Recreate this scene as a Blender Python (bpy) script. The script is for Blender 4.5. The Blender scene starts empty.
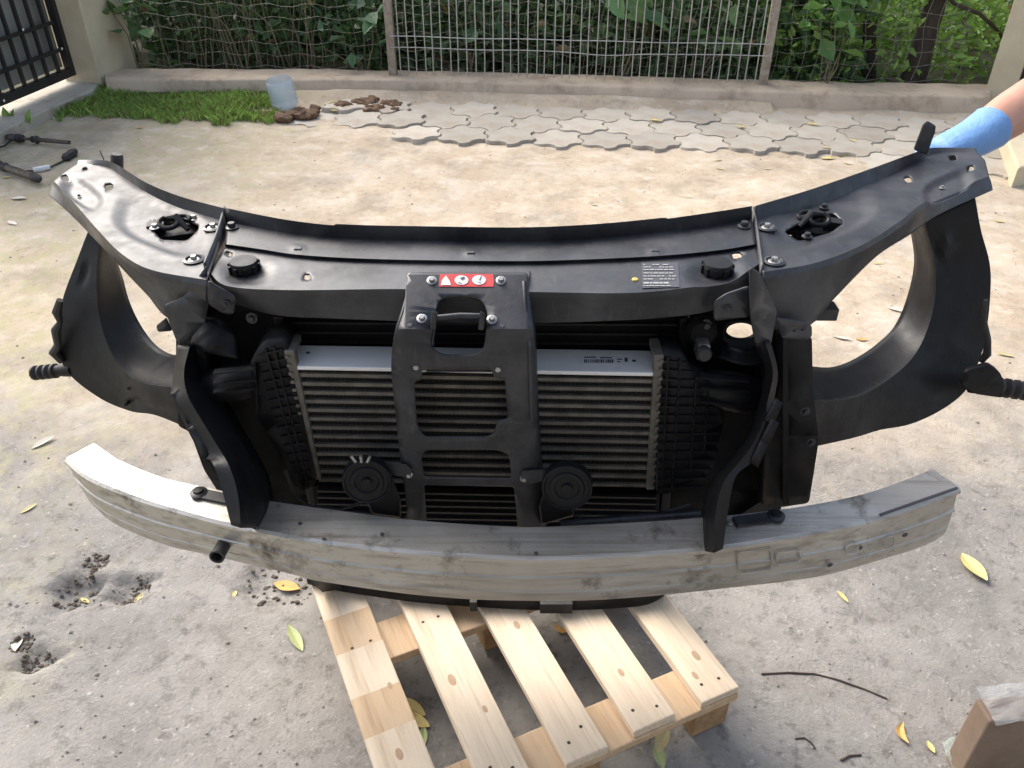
import bpy, bmesh, math, random
import numpy as np
from mathutils import Vector, Matrix, noise
random.seed(11); rng = np.random.default_rng(5)
R = math.radians

# ------------------------------------------------------------------ camera, sky, sun, exposure
H = 1.6; TH = R(34.7); F = 829.0
sc = bpy.context.scene; col = sc.collection
cam = bpy.data.cameras.new('camera'); co = bpy.data.objects.new('camera', cam); col.objects.link(co)
co.location = (0, 0, H); co.rotation_euler = (R(90) - TH, 0, 0)
cam.sensor_width = 36; cam.lens = F / 1024 * 36; cam.clip_start = 0.02; cam.clip_end = 600
sc.camera = co
SUN = Vector((-0.52, 0.56, 0.68)).normalized()
w = bpy.data.worlds.new('World'); sc.world = w; w.use_nodes = True
nt = w.node_tree; bg = nt.nodes['Background']
sky = nt.nodes.new('ShaderNodeTexSky'); sky.sky_type = 'NISHITA'; sky.sun_disc = False
sky.sun_elevation = math.asin(SUN.z); sky.sun_rotation = math.atan2(SUN.x, SUN.y) % (2 * math.pi)
sky.air_density = 1.0; sky.dust_density = 4.0; sky.ozone_density = 1.0
hs = nt.nodes.new('ShaderNodeHueSaturation'); hs.inputs['Saturation'].default_value = .78   # thin overcast
nt.links.new(sky.outputs[0], hs.inputs['Color']); nt.links.new(hs.outputs[0], bg.inputs[0]); bg.inputs[1].default_value = 0.15
sl = bpy.data.lights.new('sun', 'SUN'); sl.energy = 1.5; sl.angle = R(45); sl.color = (1, 0.96, 0.91)
so = bpy.data.objects.new('sun', sl); col.objects.link(so); so.rotation_euler = SUN.to_track_quat('Z', 'Y').to_euler()
sc.view_settings.view_transform = 'Standard'; sc.view_settings.look = 'None'
sc.view_settings.exposure = 1.22; sc.view_settings.gamma = 1

# ------------------------------------------------------------------ pixel -> place
def ray(px, py):
    u = (px - 512) / F; v = (py - 384) / F
    return Vector((u, math.cos(TH) - v * math.sin(TH), -(math.sin(TH) + v * math.cos(TH))))
def Zp(px, py, z):
    r = ray(px, py); return Vector((0, 0, H)) + r * ((z - H) / r.z)
def Yp(px, py, y):
    r = ray(px, py); return Vector((0, 0, H)) + r * (y / r.y)
def PL(px, py, p0, n):
    r = ray(px, py); o = Vector((0, 0, H)); return o + r * ((p0 - o).dot(n) / r.dot(n))

# ------------------------------------------------------------------ materials
MATS = {}
def mat(name, c1, c2=None, rough=.6, metal=0, scale=8, detail=6, bump=0, bscale=60, c3=None, s3=3, t3=(.5, .65),
        rvar=.1, c4=None, st4=(1, 1, 1), s4=20, t4=(.55, .7), stretch=None, spec=.5, trans=0, lo=.35, hi=.65, ramp3=None):
    m = bpy.data.materials.new(name); m.use_nodes = True; t = m.node_tree; L = t.links.new
    b = t.nodes['Principled BSDF']
    tc = t.nodes.new('ShaderNodeTexCoord'); vec = tc.outputs['Object']
    if stretch:
        mp = t.nodes.new('ShaderNodeMapping'); mp.inputs['Scale'].default_value = stretch; L(vec, mp.inputs[0]); vec = mp.outputs[0]
    def nz(s, d=detail, r=.6):
        n = t.nodes.new('ShaderNodeTexNoise'); n.inputs['Scale'].default_value = s; n.inputs['Detail'].default_value = d
        n.inputs['Roughness'].default_value = r; L(vec, n.inputs['Vector']); return n.outputs[0]
    def rng_(v, a, bb, x=0, y=1):
        r = t.nodes.new('ShaderNodeMapRange'); r.inputs[1].default_value = a; r.inputs[2].default_value = bb
        r.inputs[3].default_value = x; r.inputs[4].default_value = y; L(v, r.inputs[0]); return r.outputs[0]
    def mix(f, a, bb):
        x = t.nodes.new('ShaderNodeMix'); x.data_type = 'RGBA'
        L(f, x.inputs[0])
        for s, v in ((6, a), (7, bb)):
            if isinstance(v, tuple): x.inputs[s].default_value = (*v, 1)
            else: L(v, x.inputs[s])
        return x.outputs[2]
    c2 = c2 or c1
    n1 = nz(scale); colr = mix(rng_(n1, lo, hi), c1, c2)
    if c3: colr = mix(rng_(nz(s3, 8, .7), *t3), colr, c3)
    if c4:
        v0 = vec; mp4 = t.nodes.new('ShaderNodeMapping'); mp4.inputs['Scale'].default_value = st4; L(tc.outputs['Object'], mp4.inputs[0]); vec = mp4.outputs[0]
        colr = mix(rng_(nz(s4, 5, .6), *t4), colr, c4); vec = v0
    L(colr, b.inputs['Base Color'])
    L(rng_(nz(scale * 2.3), .3, .7, max(.02, rough - rvar), min(1, rough + rvar)), b.inputs['Roughness'])
    b.inputs['Metallic'].default_value = metal; b.inputs['Specular IOR Level'].default_value = spec
    if trans: b.inputs['Transmission Weight'].default_value = trans
    if bump:
        bp = t.nodes.new('ShaderNodeBump'); bp.inputs['Strength'].default_value = bump; bp.inputs['Distance'].default_value = .01
        L(nz(bscale, 8, .65), bp.inputs['Height']); L(bp.outputs[0], b.inputs['Normal'])
    MATS[name] = m; return m

M_black = mat('black_painted_steel', (.010, .011, .014), (.017, .018, .022), .44, scale=9, c4=(.06, .06, .062), st4=(4, 1, 1), s4=22, t4=(.60, .80), c3=(.075, .075, .078), s3=5, t3=(.44, .78), bump=.06, bscale=45, rvar=.14)
M_plastic = mat('black_plastic', (.006, .006, .007), (.011, .011, .012), .45, scale=12, c3=(.03, .03, .03), s3=10, t3=(.55, .85), bump=.08, bscale=120, spec=.22)
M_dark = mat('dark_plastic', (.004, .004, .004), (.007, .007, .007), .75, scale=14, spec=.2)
M_alu = mat('weathered_aluminium', (.52, .50, .45), (.42, .39, .335), .38, metal=.55, scale=5, c4=(.30, .27, .22), st4=(.35, 9, 9), s4=9, t4=(.48, .70), c3=(.11, .09, .065), s3=9, t3=(.56, .68), bump=.10, bscale=90, rvar=.12)
M_alu2 = mat('mill_aluminium', (.78, .78, .76), (.66, .66, .63), .40, metal=.1, scale=10, c3=(.25, .24, .21), s3=16, t3=(.6, .8), bump=.05, bscale=50, stretch=(.3, 1, 1))
M_fin = mat('cooler_fin', (.022, .021, .019), (.012, .012, .011), .7, metal=.1, scale=60)
M_bar = mat('cooler_bar', (.175, .162, .138), (.10, .092, .077), .55, metal=.3, scale=30, c3=(.10, .09, .075), s3=40, t3=(.5, .7))
M_bolt = mat('zinc_bolt', (.42, .42, .41), (.28, .27, .25), .4, metal=.8, scale=40)
M_red = mat('red_label', (.62, .05, .05), (.55, .05, .045), .4)
M_white = mat('white_label', (.75, .75, .73), (.66, .66, .64), .45, scale=40)
M_print = mat('grey_print', (.30, .30, .29), None, .5)
M_ink = mat('ink_print', (.05, .05, .06), None, .5)
M_yel = mat('lit_hole_yellow', (.55, .42, .10), (.45, .33, .08), .5)
M_wood = mat('pallet_wood', (.60, .44, .28), (.52, .36, .21), .7, scale=5, c4=(.42, .28, .16), st4=(1, 22, 22), s4=6, t4=(.54, .72), c3=(.40, .26, .14), s3=3.2, t3=(.56, .75), bump=.15, bscale=26, stretch=(1, 9, 9))
M_wood2 = mat('pallet_wood_pale', (.72, .60, .45), (.63, .50, .35), .7, scale=5, c4=(.50, .38, .25), st4=(1, 22, 22), s4=6, t4=(.54, .74), c3=(.45, .36, .26), s3=3.2, t3=(.55, .75), bump=.15, bscale=26, stretch=(1, 9, 9))
M_block = mat('chipboard_block', (.40, .26, .13), (.28, .17, .08), .8, scale=60, bump=.3, bscale=160)
M_nail = mat('rusty_nail', (.05, .035, .025), None, .7)
M_wire = mat('galvanised_wire', (.52, .52, .49), (.38, .37, .34), .5, metal=.5, scale=30)
M_rwire = mat('dull_mesh_wire', (.30, .29, .26), (.18, .17, .15), .6, metal=.4, scale=30)
M_post = mat('weathered_post', (.38, .33, .27), (.22, .17, .12), .7, scale=20, bump=.2)
M_kerb = mat('kerb_concrete', (.56, .45, .33), (.46, .365, .265), .9, scale=3, c3=(.29, .21, .145), s3=6, t3=(.5, .75), bump=.5, bscale=40)
M_kerb2 = mat('sill_concrete', (.50, .46, .38), (.40, .36, .29), .9, scale=5, c3=(.25, .21, .15), s3=9, t3=(.5, .75), bump=.4, bscale=60)
M_paver = mat('paver_concrete', (.46, .42, .35), (.39, .35, .29), .9, scale=4, c3=(.38, .30, .22), s3=5, t3=(.52, .72), bump=.3, bscale=80)
_t = M_paver.node_tree; _b = _t.nodes['Principled BSDF']; _src = _b.inputs['Base Color'].links[0].from_socket
_oi = _t.nodes.new('ShaderNodeObjectInfo'); _mr = _t.nodes.new('ShaderNodeMapRange'); _mr.inputs[3].default_value = .78; _mr.inputs[4].default_value = 1.12; _t.links.new(_oi.outputs['Random'], _mr.inputs[0])
_hv = _t.nodes.new('ShaderNodeHueSaturation'); _t.links.new(_src, _hv.inputs['Color']); _t.links.new(_mr.outputs[0], _hv.inputs['Value']); _t.links.new(_hv.outputs[0], _b.inputs['Base Color'])
M_plaster = mat('cream_plaster', (.62, .54, .38), (.55, .47, .32), .9, scale=6, bump=.4, bscale=120)
M_shade_house = mat('grey_render', (.30, .30, .30), (.25, .25, .25), .9, scale=6, bump=.3)
M_gate = mat('black_gate_paint', (.015, .014, .014), (.025, .022, .02), .5, scale=20)
M_sheet = mat('grey_sheet', (.30, .31, .28), (.18, .19, .17), .35, scale=3, c3=(.3, .3, .27), s3=4, t3=(.5, .8))
M_soil = mat('soil_clod', (.17, .10, .055), (.10, .06, .035), .95, scale=30, bump=.6, bscale=60)
M_crumb = mat('dark_earth', (.13, .105, .08), (.07, .055, .04), .95, scale=60, bump=.5)
M_rust = mat('oily_steel', (.15, .125, .10), (.07, .06, .05), .55, metal=.5, scale=40, c3=(.14, .09, .06), s3=25, t3=(.55, .75))
M_rubber = mat('black_rubber', (.02, .019, .018), (.03, .028, .026), .6, scale=30)
M_card = mat('cardboard', (.24, .175, .125), (.20, .14, .10), .85, scale=18, bump=.1)
M_bark = mat('bark', (.055, .042, .03), (.03, .023, .017), .95, scale=14, bump=.9, bscale=30, stretch=(1, 1, .25))
M_stalk = mat('dry_stalk', (.20, .165, .10), (.12, .10, .06), .9, scale=12)
M_stick = mat('dry_stick', (.06, .045, .035), None, .9)
M_peb = mat('pebble', (.34, .30, .25), (.22, .20, .17), .9, scale=30)
M_skin = mat('skin', (.50, .27, .19), (.44, .23, .155), .5, scale=25, bump=.08, bscale=200)
M_glove = mat('blue_nitrile', (.17, .34, .62), (.14, .28, .54), .55, scale=16, bump=.5, bscale=34)
M_shirt = mat('dark_tshirt', (.05, .055, .065), (.04, .043, .05), .9, scale=20, bump=.3)
M_jeans = mat('work_trousers', (.07, .08, .10), (.05, .055, .07), .9, scale=20, bump=.3)
M_shoe = mat('dark_shoe', (.03, .028, .026), None, .7)
M_hair = mat('dark_hair', (.03, .02, .015), (.05, .035, .025), .6, scale=60, bump=.6, bscale=120)
M_face = mat('eye_white', (.7, .68, .65), None, .3)

def glassy(name, colr, rough, alpha):
    m = bpy.data.materials.new(name); m.use_nodes = True; t = m.node_tree; b = t.nodes['Principled BSDF']
    b.inputs['Base Color'].default_value = (*colr, 1); b.inputs['Roughness'].default_value = rough
    b.inputs['Alpha'].default_value = alpha; b.inputs['Specular IOR Level'].default_value = .8
    n = t.nodes.new('ShaderNodeTexNoise'); n.inputs['Scale'].default_value = 35
    bp = t.nodes.new('ShaderNodeBump'); bp.inputs['Strength'].default_value = .5; bp.inputs['Distance'].default_value = .01
    t.links.new(n.outputs[0], bp.inputs['Height']); t.links.new(bp.outputs[0], b.inputs['Normal'])
    return m
M_bottle = glassy('blue_clear_plastic', (.62, .72, .78), .15, .42)
M_film = glassy('clear_film', (.75, .78, .76), .12, .30)
M_gfilm = glassy('greenish_film', (.55, .72, .62), .12, .28)

def leafmat(name, tint=(1, 1, 1), rough=.5, trans=.25):
    m = bpy.data.materials.new(name); m.use_nodes = True; t = m.node_tree; b = t.nodes['Principled BSDF']
    a = t.nodes.new('ShaderNodeAttribute'); a.attribute_name = 'leaf_tint'
    mx = t.nodes.new('ShaderNodeMix'); mx.data_type = 'RGBA'; mx.blend_type = 'MULTIPLY'; mx.inputs[0].default_value = 1
    t.links.new(a.outputs[0], mx.inputs[6]); mx.inputs[7].default_value = (*tint, 1)
    t.links.new(mx.outputs[2], b.inputs['Base Color']); b.inputs['Roughness'].default_value = rough
    tr = t.nodes.new('ShaderNodeBsdfTranslucent'); t.links.new(mx.outputs[2], tr.inputs[0])
    ms = t.nodes.new('ShaderNodeMixShader'); ms.inputs[0].default_value = trans
    t.links.new(b.outputs[0], ms.inputs[1]); t.links.new(tr.outputs[0], ms.inputs[2])
    t.links.new(ms.outputs[0], t.nodes['Material Output'].inputs[0]); return m
M_leaf = leafmat('green_leaf')
M_grass = leafmat('grass_blade', trans=.3)

# ground: grey worn concrete near, beige sandy dirt over it farther back, mossy at the far left
def ground_mat():
    m = bpy.data.materials.new('dusty_concrete_yard'); m.use_nodes = True; t = m.node_tree; L = t.links.new
    b = t.nodes['Principled BSDF']; tc = t.nodes.new('ShaderNodeTexCoord'); v = tc.outputs['Object']
    def nz(s, d=8, r=.65):
        n = t.nodes.new('ShaderNodeTexNoise'); n.inputs['Scale'].default_value = s; n.inputs['Detail'].default_value = d
        n.inputs['Roughness'].default_value = r; L(v, n.inputs['Vector']); return n.outputs[0]
    def rg(x, a, c, lo=0, hi=1):
        r = t.nodes.new('ShaderNodeMapRange'); r.inputs[1].default_value = a; r.inputs[2].default_value = c
        r.inputs[3].default_value = lo; r.inputs[4].default_value = hi; L(x, r.inputs[0]); return r.outputs[0]
    def mix(f, a, c):
        x = t.nodes.new('ShaderNodeMix'); x.data_type = 'RGBA'; L(f, x.inputs[0])
        for s, q in ((6, a), (7, c)):
            if isinstance(q, tuple): x.inputs[s].default_value = (*q, 1)
            else: L(q, x.inputs[s])
        return x.outputs[2]
    def mth(op, a, c):
        x = t.nodes.new('ShaderNodeMath'); x.operation = op
        for s, q in ((0, a), (1, c)):
            if isinstance(q, (int, float)): x.inputs[s].default_value = q
            else: L(q, x.inputs[s])
        return x.outputs[0]
    sep = t.nodes.new('ShaderNodeSeparateXYZ'); L(v, sep.inputs[0]); X, Yc = sep.outputs[0], sep.outputs[1]
    conc = mix(rg(nz(2.2), .36, .64), (.215, .203, .185), (.33, .313, .285))
    conc = mix(rg(nz(26, 6, .75), .51, .68), conc, (.15, .14, .125))
    conc = mix(rg(nz(70, 4, .7), .60, .72), conc, (.42, .40, .37))
    sand = mix(rg(nz(1.6), .38, .62), (.50, .41, .30), (.42, .335, .24))
    sand = mix(rg(nz(22, 8, .75), .52, .72), sand, (.31, .235, .16))
    sand = mix(rg(nz(9, 8, .7), .56, .72), sand, (.56, .48, .37))
    sand = mix(rg(nz(4.5, 9, .72), .46, .66, 0, .8), sand, (.60, .53, .43))
    # where the dirt lies: farther than ~2.2 m, edge broken by noise
    f = mth('ADD', Yc, mth('MULTIPLY', mth('SUBTRACT', nz(1.1), .5), 2.2))
    f = mth('ADD', f, mth('MULTIPLY', mth('SUBTRACT', nz(7), .5), .9))
    f = rg(f, 1.7, 2.7)
    c = mix(f, conc, sand)
    # greenish moss film on the far left
    g = mth('ADD', mth('MULTIPLY', X, -1.0), mth('MULTIPLY', mth('SUBTRACT', nz(2.6), .5), 2.2))
    g = mth('MULTIPLY', rg(g, 1.0, 1.7), rg(nz(12), .42, .62, 0, .75))
    c = mix(g, c, (.40, .37, .21))
    # damp dark stains with shapes of their own
    c = mix(mth('MULTIPLY', rg(nz(2.1, 10, .72), .52, .70), .6), c, (.17, .155, .13))
    c = mix(mth('MULTIPLY', rg(nz(.9, 9, .7), .50, .66), .35), c, (.41, .385, .345))
    L(c, b.inputs['Base Color']); b.inputs['Roughness'].default_value = .92; b.inputs['Specular IOR Level'].default_value = .25
    bp = t.nodes.new('ShaderNodeBump'); bp.inputs['Strength'].default_value = .5; bp.inputs['Distance'].default_value = .013
    L(mth('ADD', mth('MULTIPLY', nz(30, 10, .7), 1.0), mth('MULTIPLY', nz(120, 6, .7), .45)), bp.inputs['Height']); L(bp.outputs[0], b.inputs['Normal'])
    return m
M_ground = ground_mat()
M_garden = mat('garden_soil', (.05, .06, .022), (.035, .03, .016), .95, scale=6, bump=.6, bscale=30)

# ------------------------------------------------------------------ object helpers
def tag(o, label=None, cat=None, group=None, kind=None):
    if label: o['label'] = label
    if cat: o['category'] = cat
    if group: o['group'] = group
    if kind: o['kind'] = kind
    return o
def adopt(o, parent):
    if parent is not None:
        o.parent = parent
        if parent.parent is None: o.matrix_parent_inverse = Matrix.Translation(-Vector(parent.location)) if parent.type == 'EMPTY' else Matrix.Identity(4)
    return o
def empty(name, loc, label, cat, group=None):
    o = bpy.data.objects.new(name, None); o.location = loc; o.empty_display_size = .1; col.objects.link(o); return tag(o, label, cat, group)
def mk(name, vs, fs, m, parent=None, smooth=False, angle=38, face=None, mods=()):
    me = bpy.data.meshes.new(name); me.from_pydata([tuple(v) for v in vs], [], fs); me.update()
    bm = bmesh.new(); bm.from_mesh(me); bmesh.ops.remove_doubles(bm, verts=bm.verts, dist=1e-5)
    bmesh.ops.recalc_face_normals(bm, faces=bm.faces)
    if face is not None:   # open sheets: turn the outside towards a point
        s = sum((f.normal.dot(Vector(face) - f.calc_center_median()) * f.calc_area() for f in bm.faces))
        if s < 0: bmesh.ops.reverse_faces(bm, faces=bm.faces)
    bm.to_mesh(me); bm.free()
    if smooth:
        me.polygons.foreach_set('use_smooth', [True] * len(me.polygons)); me.set_sharp_from_angle(angle=R(angle))
    if m: me.materials.append(m)
    o = bpy.data.objects.new(name, me); col.objects.link(o); adopt(o, parent)
    for md in mods: md(o)
    return o
def solid(t, off=-1):
    def f(o):
        s = o.modifiers.new('thick', 'SOLIDIFY'); s.thickness = t; s.offset = off
    return f
def bevel(wd, seg=2):
    def f(o):
        s = o.modifiers.new('edge', 'BEVEL'); s.width = wd; s.segments = seg; s.limit_method = 'ANGLE'; s.angle_limit = R(40)
    return f
def inst(src, name, M, parent=None, m=None):
    o = bpy.data.objects.new(name, src); col.objects.link(o); adopt(o, parent); o.matrix_basis = M; return o
class MB:
    def __init__(s): s.v = []; s.f = []
    def add(s, vs, fs):
        k = len(s.v); s.v += [Vector(v) for v in vs]; s.f += [tuple(i + k for i in f) for f in fs]; return s
    def box(s, c, size, M=None):
        x, y, z = (q / 2 for q in size); c = Vector(c); M = M or Matrix.Identity(3)
        vs = [c + M @ Vector((a * x, b * y, d * z)) for a in (-1, 1) for b in (-1, 1) for d in (-1, 1)]
        return s.add(vs, [(0, 1, 3, 2), (4, 6, 7, 5), (0, 4, 5, 1), (2, 3, 7, 6), (0, 2, 6, 4), (1, 5, 7, 3)])
    def hexa(s, a, b):      # a, b: matching loops of corners
        n = len(a); fs = [tuple(range(n))[::-1], tuple(range(n, 2 * n))] + [(i, (i + 1) % n, n + (i + 1) % n, n + i) for i in range(n)]
        return s.add(list(a) + list(b), fs)
    def bar(s, a, b, wd, ht, up=(0, 0, 1)):
        a, b = Vector(a), Vector(b); d = (b - a).normalized(); u = Vector(up); sd = d.cross(u)
        if sd.length < 1e-4: sd = d.cross(Vector((0, 1, 0)))
        sd.normalize(); u = sd.cross(d)
        q = lambda p: [p + sd * x * wd / 2 + u * y * ht / 2 for x, y in ((-1, -1), (1, -1), (1, 1), (-1, 1))]
        return s.hexa(q(a), q(b))
    def tube(s, pts, r, n=8, caps=True):
        pts = [Vector(p) for p in pts]; rs = r if isinstance(r, (list, tuple)) else [r] * len(pts)
        k = len(s.v); up = None
        for i, p in enumerate(pts):
            d = (pts[min(i + 1, len(pts) - 1)] - pts[max(i - 1, 0)])
            d = d.normalized() if d.length > 1e-9 else Vector((0, 0, 1))
            if up is None: up = d.orthogonal().normalized()
            up = (up - d * up.dot(d)); up = up.normalized() if up.length > 1e-6 else d.orthogonal().normalized()
            sd = d.cross(up)
            for j in range(n):
                a = 2 * math.pi * j / n; s.v.append(p + (up * math.cos(a) + sd * math.sin(a)) * rs[i])
        for i in range(len(pts) - 1):
            for j in range(n): s.f.append((k + i * n + j, k + i * n + (j + 1) % n, k + (i + 1) * n + (j + 1) % n, k + (i + 1) * n + j))
        if caps:
            s.f.append(tuple(k + j for j in range(n))[::-1]); s.f.append(tuple(k + (len(pts) - 1) * n + j for j in range(n)))
        return s
    def lathe(s, prof, o, axis, n=20, closed=False):   # prof: (radius, height along axis)
        o = Vector(o); ax = Vector(axis).normalized(); u = ax.orthogonal().normalized(); v = ax.cross(u); k = len(s.v)
        for r, h in prof:
            for j in range(n):
                a = 2 * math.pi * j / n; s.v.append(o + ax * h + (u * math.cos(a) + v * math.sin(a)) * r)
        m_ = len(prof)
        for i in range(m_ - 1):
            for j in range(n): s.f.append((k + i * n + j, k + i * n + (j + 1) % n, k + (i + 1) * n + (j + 1) % n, k + (i + 1) * n + j))
        return s
    def build(s, name, m, parent=None, **kw): return mk(name, s.v, s.f, m, parent, **kw)
def cr(pts, n):     # Catmull-Rom through points of any dimension, n+1 samples evenly along the length
    P = np.array(pts, float); m_ = len(P)
    if m_ == 2: t = np.linspace(0, 1, n + 1)[:, None]; return P[0] * (1 - t) + P[1] * t
    E = np.vstack([2 * P[0] - P[1], P, 2 * P[-1] - P[-2]]); out = []
    for i in range(m_ - 1):
        p0, p1, p2, p3 = E[i:i + 4]
        for t in np.linspace(0, 1, 16, endpoint=False):
            out.append(.5 * (2 * p1 + (p2 - p0) * t + (2 * p0 - 5 * p1 + 4 * p2 - p3) * t * t + (-p0 + 3 * p1 - 3 * p2 + p3) * t ** 3))
    out.append(P[-1]); out = np.array(out)
    d = np.r_[0, np.cumsum(np.linalg.norm(np.diff(out[:, :2], axis=0), axis=1))]
    q = np.linspace(0, d[-1], n + 1)
    return np.stack([np.interp(q, d, out[:, k]) for k in range(out.shape[1])], 1)
def inpoly(x, y, poly):
    c = False; j = len(poly) - 1
    for i in range(len(poly)):
        xi, yi = poly[i]; xj, yj = poly[j]
        if (yi > y) != (yj > y) and x < (xj - xi) * (y - yi) / (yj - yi) + xi: c = not c
        j = i
    return c
def smooth01(t): t = max(0, min(1, t)); return t * t * (3 - 2 * t)
def psurf(name, rows, nu, nv, m, parent, mode='z', dents=(), holes=(), thick=.003, face=(0, 0, H), angle=38, extra_first=None, extra_last=None, lift=0):
    """rows: polylines of (px, py, depth value); linear between rows, smooth along them.  depth value is z or Y."""
    rs = [cr(r, nu) for r in rows]; g = []
    per = [nv] * (len(rs) - 1) if isinstance(nv, int) else nv
    for i in range(len(rs) - 1):
        for k in range(per[i]): t = k / per[i]; g.append(rs[i] * (1 - t) + rs[i + 1] * t)
    g.append(rs[-1])
    G = np.array(g); nr, n = G.shape[0], nu + 1; pxl = G.reshape(-1, 3); fs = []; cut = {}
    for i in range(nr - 1):
        for j in range(nu):
            q = (i * n + j, i * n + j + 1, (i + 1) * n + j + 1, (i + 1) * n + j); c_ = pxl[list(q), :2].mean(0); hit = None
            for h in holes:
                if inpoly(c_[0], c_[1], h): hit = h
            if hit is None: fs.append(q)
            else:
                for k in q: cut[k] = hit
    used = {k for q in fs for k in q}
    for k, h in cut.items():            # border vertices slide onto the outline of the hole
        if k in used:
            p = pxl[k, :2].copy(); best = None
            for e in range(len(h)):
                a0 = np.array(h[e - 1]); e1 = np.array(h[e]) - a0; L2 = e1.dot(e1)
                t = 0 if L2 < 1e-9 else max(0, min(1, (p - a0).dot(e1) / L2)); q_ = a0 + e1 * t; d_ = np.linalg.norm(q_ - p)
                if best is None or d_ < best[0]: best = (d_, q_)
            pxl[k, :2] = best[1]
    vs = []
    for (x, y, d) in pxl:
        p = Zp(x, y, d) if mode == 'z' else Yp(x, y, d)
        for (cx, cy, rx, ry, rot, dep, soft) in dents:
            a = R(rot); dx, dy = x - cx, y - cy
            q = (abs((dx * math.cos(a) + dy * math.sin(a)) / rx) ** 3 + abs((-dx * math.sin(a) + dy * math.cos(a)) / ry) ** 3) ** (1 / 3)
            if q < 1:
                if mode == 'z': p.z -= dep * smooth01((1 - q) / soft)
                else: p.y += dep * smooth01((1 - q) / soft)
        vs.append(p)
    # skirts: folded-back edges given as offsets
    def skirt(idx, off):
        k = len(vs); 
        for i in idx: vs.append(vs[i] + Vector(off))
        for a in range(len(idx) - 1): fs.append((idx[a], idx[a + 1], k + a + 1, k + a))
    if extra_first: skirt(list(range(n)), extra_first)
    if extra_last: skirt([(len(g) - 1) * n + j for j in range(n)], extra_last)
    return mk(name, vs, fs, m, parent, smooth=True, angle=angle, face=face, mods=[solid(thick)] if thick else [])
def rpoly(pts, r, seg=4):
    out = []; n = len(pts)
    for i in range(n):
        p = np.array(pts[i][:2], float); a = np.array(pts[i - 1][:2], float); b = np.array(pts[(i + 1) % n][:2], float)
        rr = pts[i][2] if len(pts[i]) > 2 else r
        da = a - p; db = b - p; la = np.linalg.norm(da); lb = np.linalg.norm(db); k = min(rr, la * .48, lb * .48)
        if k < .3: out.append(tuple(p)); continue
        p0 = p + da / la * k; p1 = p + db / lb * k
        for t in np.linspace(0, 1, seg + 1): out.append(tuple((1 - t) ** 2 * p0 + 2 * t * (1 - t) * p + t * t * p1))
    return out
def plate(name, outer, holes, fmap, m, parent, thick=.004, step=12, bev=0, stepx=None):
    bm = bmesh.new()
    for loop in [outer] + list(holes):
        vs = [bm.verts.new((x, y, 0)) for x, y in loop]
        for i in range(len(vs)): bm.edges.new((vs[i], vs[(i + 1) % len(vs)]))
    bmesh.ops.triangle_fill(bm, use_beauty=True, use_dissolve=False, edges=bm.edges[:])
    ys = [p[1] for p in outer]; xs = [p[0] for p in outer]
    for c in np.arange(min(ys) + step / 2, max(ys), step):
        bmesh.ops.bisect_plane(bm, geom=bm.verts[:] + bm.edges[:] + bm.faces[:], plane_co=(0, c, 0), plane_no=(0, 1, 0))
    if stepx:
        for c in np.arange(min(xs) + stepx / 2, max(xs), stepx):
            bmesh.ops.bisect_plane(bm, geom=bm.verts[:] + bm.edges[:] + bm.faces[:], plane_co=(c, 0, 0), plane_no=(1, 0, 0))
    bm.verts.ensure_lookup_table()
    for v in bm.verts: v.co = fmap(v.co.x, v.co.y)
    me = bpy.data.meshes.new(name); bm.to_mesh(me); bm.free()
    vs = [v.co.copy() for v in me.vertices]; fs = [tuple(p.vertices) for p in me.polygons]; bpy.data.meshes.remove(me)
    mods = [solid(thick)]
    if bev: mods.append(bevel(bev))
    return mk(name, vs, fs, m, parent, smooth=True, face=(0, 0, H), mods=mods, angle=30)
def align(p, n, s=1, roll=0):
    return Matrix.Translation(p) @ Vector(n).to_track_quat('Z', 'Y').to_matrix().to_4x4() @ Matrix.Rotation(roll, 4, 'Z') @ Matrix.Scale(s, 4)

# ------------------------------------------------------------------ ground
KZ = .10
kr = [Zp(x, y, KZ) for x, y in ((105, 69), (388, 71), (768, 81), (990, 85))]       # back top edge
kf = [Zp(x, y, KZ) for x, y in ((105, 79), (388, 79.5), (768, 91), (990, 97))]     # front top edge
KFX = [p.x for p in kf]; KFY = [p.y for p in kf]
PITS = [(Zp(75, 588, 0), .05, .035), (Zp(130, 586, 0), .045, .03), (Zp(35, 656, 0), .035, .03), (Zp(285, 578, 0), .09, .03),
        (Zp(20, 640, 0), .025, .012), (Zp(95, 560, 0), .03, .01), (Zp(690, 655, 0), .07, .012), (Zp(145, 355, 0), .06, .008)]
def gh(x, y):
    z = .007 * noise.noise((x * 1.3, y * 1.3, 0)) + .0045 * noise.noise((x * 5, y * 5, 3)) + .003 * noise.noise((x * 17, y * 17, 7)) + .0016 * noise.noise((x * 45, y * 45, 1))
    if y > 2: z += .01 * smooth01((y - 2) / 1.5) * noise.noise((x * 3.1, y * 3.1, 9))
    if -1.6 < x < 3.2 and 4.4 < y < 6.2:
        yk_ = float(np.interp(x, KFX, KFY)); z += .05 * smooth01(1 - abs(y - yk_ + .03) / (.17 + .10 * noise.noise((x * 2.5, 1, 4)))) * (1 if x < 1.7 else .3)
    for p, r, d in PITS:
        q = math.hypot(x - p.x, y - p.y) / r * (1 + .5 * noise.noise((x * 30, y * 30, 5)))
        if q < 1.4: z -= d * smooth01((1.4 - q) / .8)
    k = smooth01(1 - max(abs(x - .05) - .55, abs(y - 1.05) - .45, 0) / .3)
    return z * (1 - .6 * k) - .008
xs = list(np.arange(-3.6, 3.6, .022)); g_ = .06
while xs[-1] < 150: xs.append(xs[-1] + g_); xs.insert(0, xs[0] - g_); g_ *= 1.35
ys = [.35]
while ys[-1] < 6.3: ys.append(ys[-1] + max(.011, .0085 * ys[-1]))
g_ = .06
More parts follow.
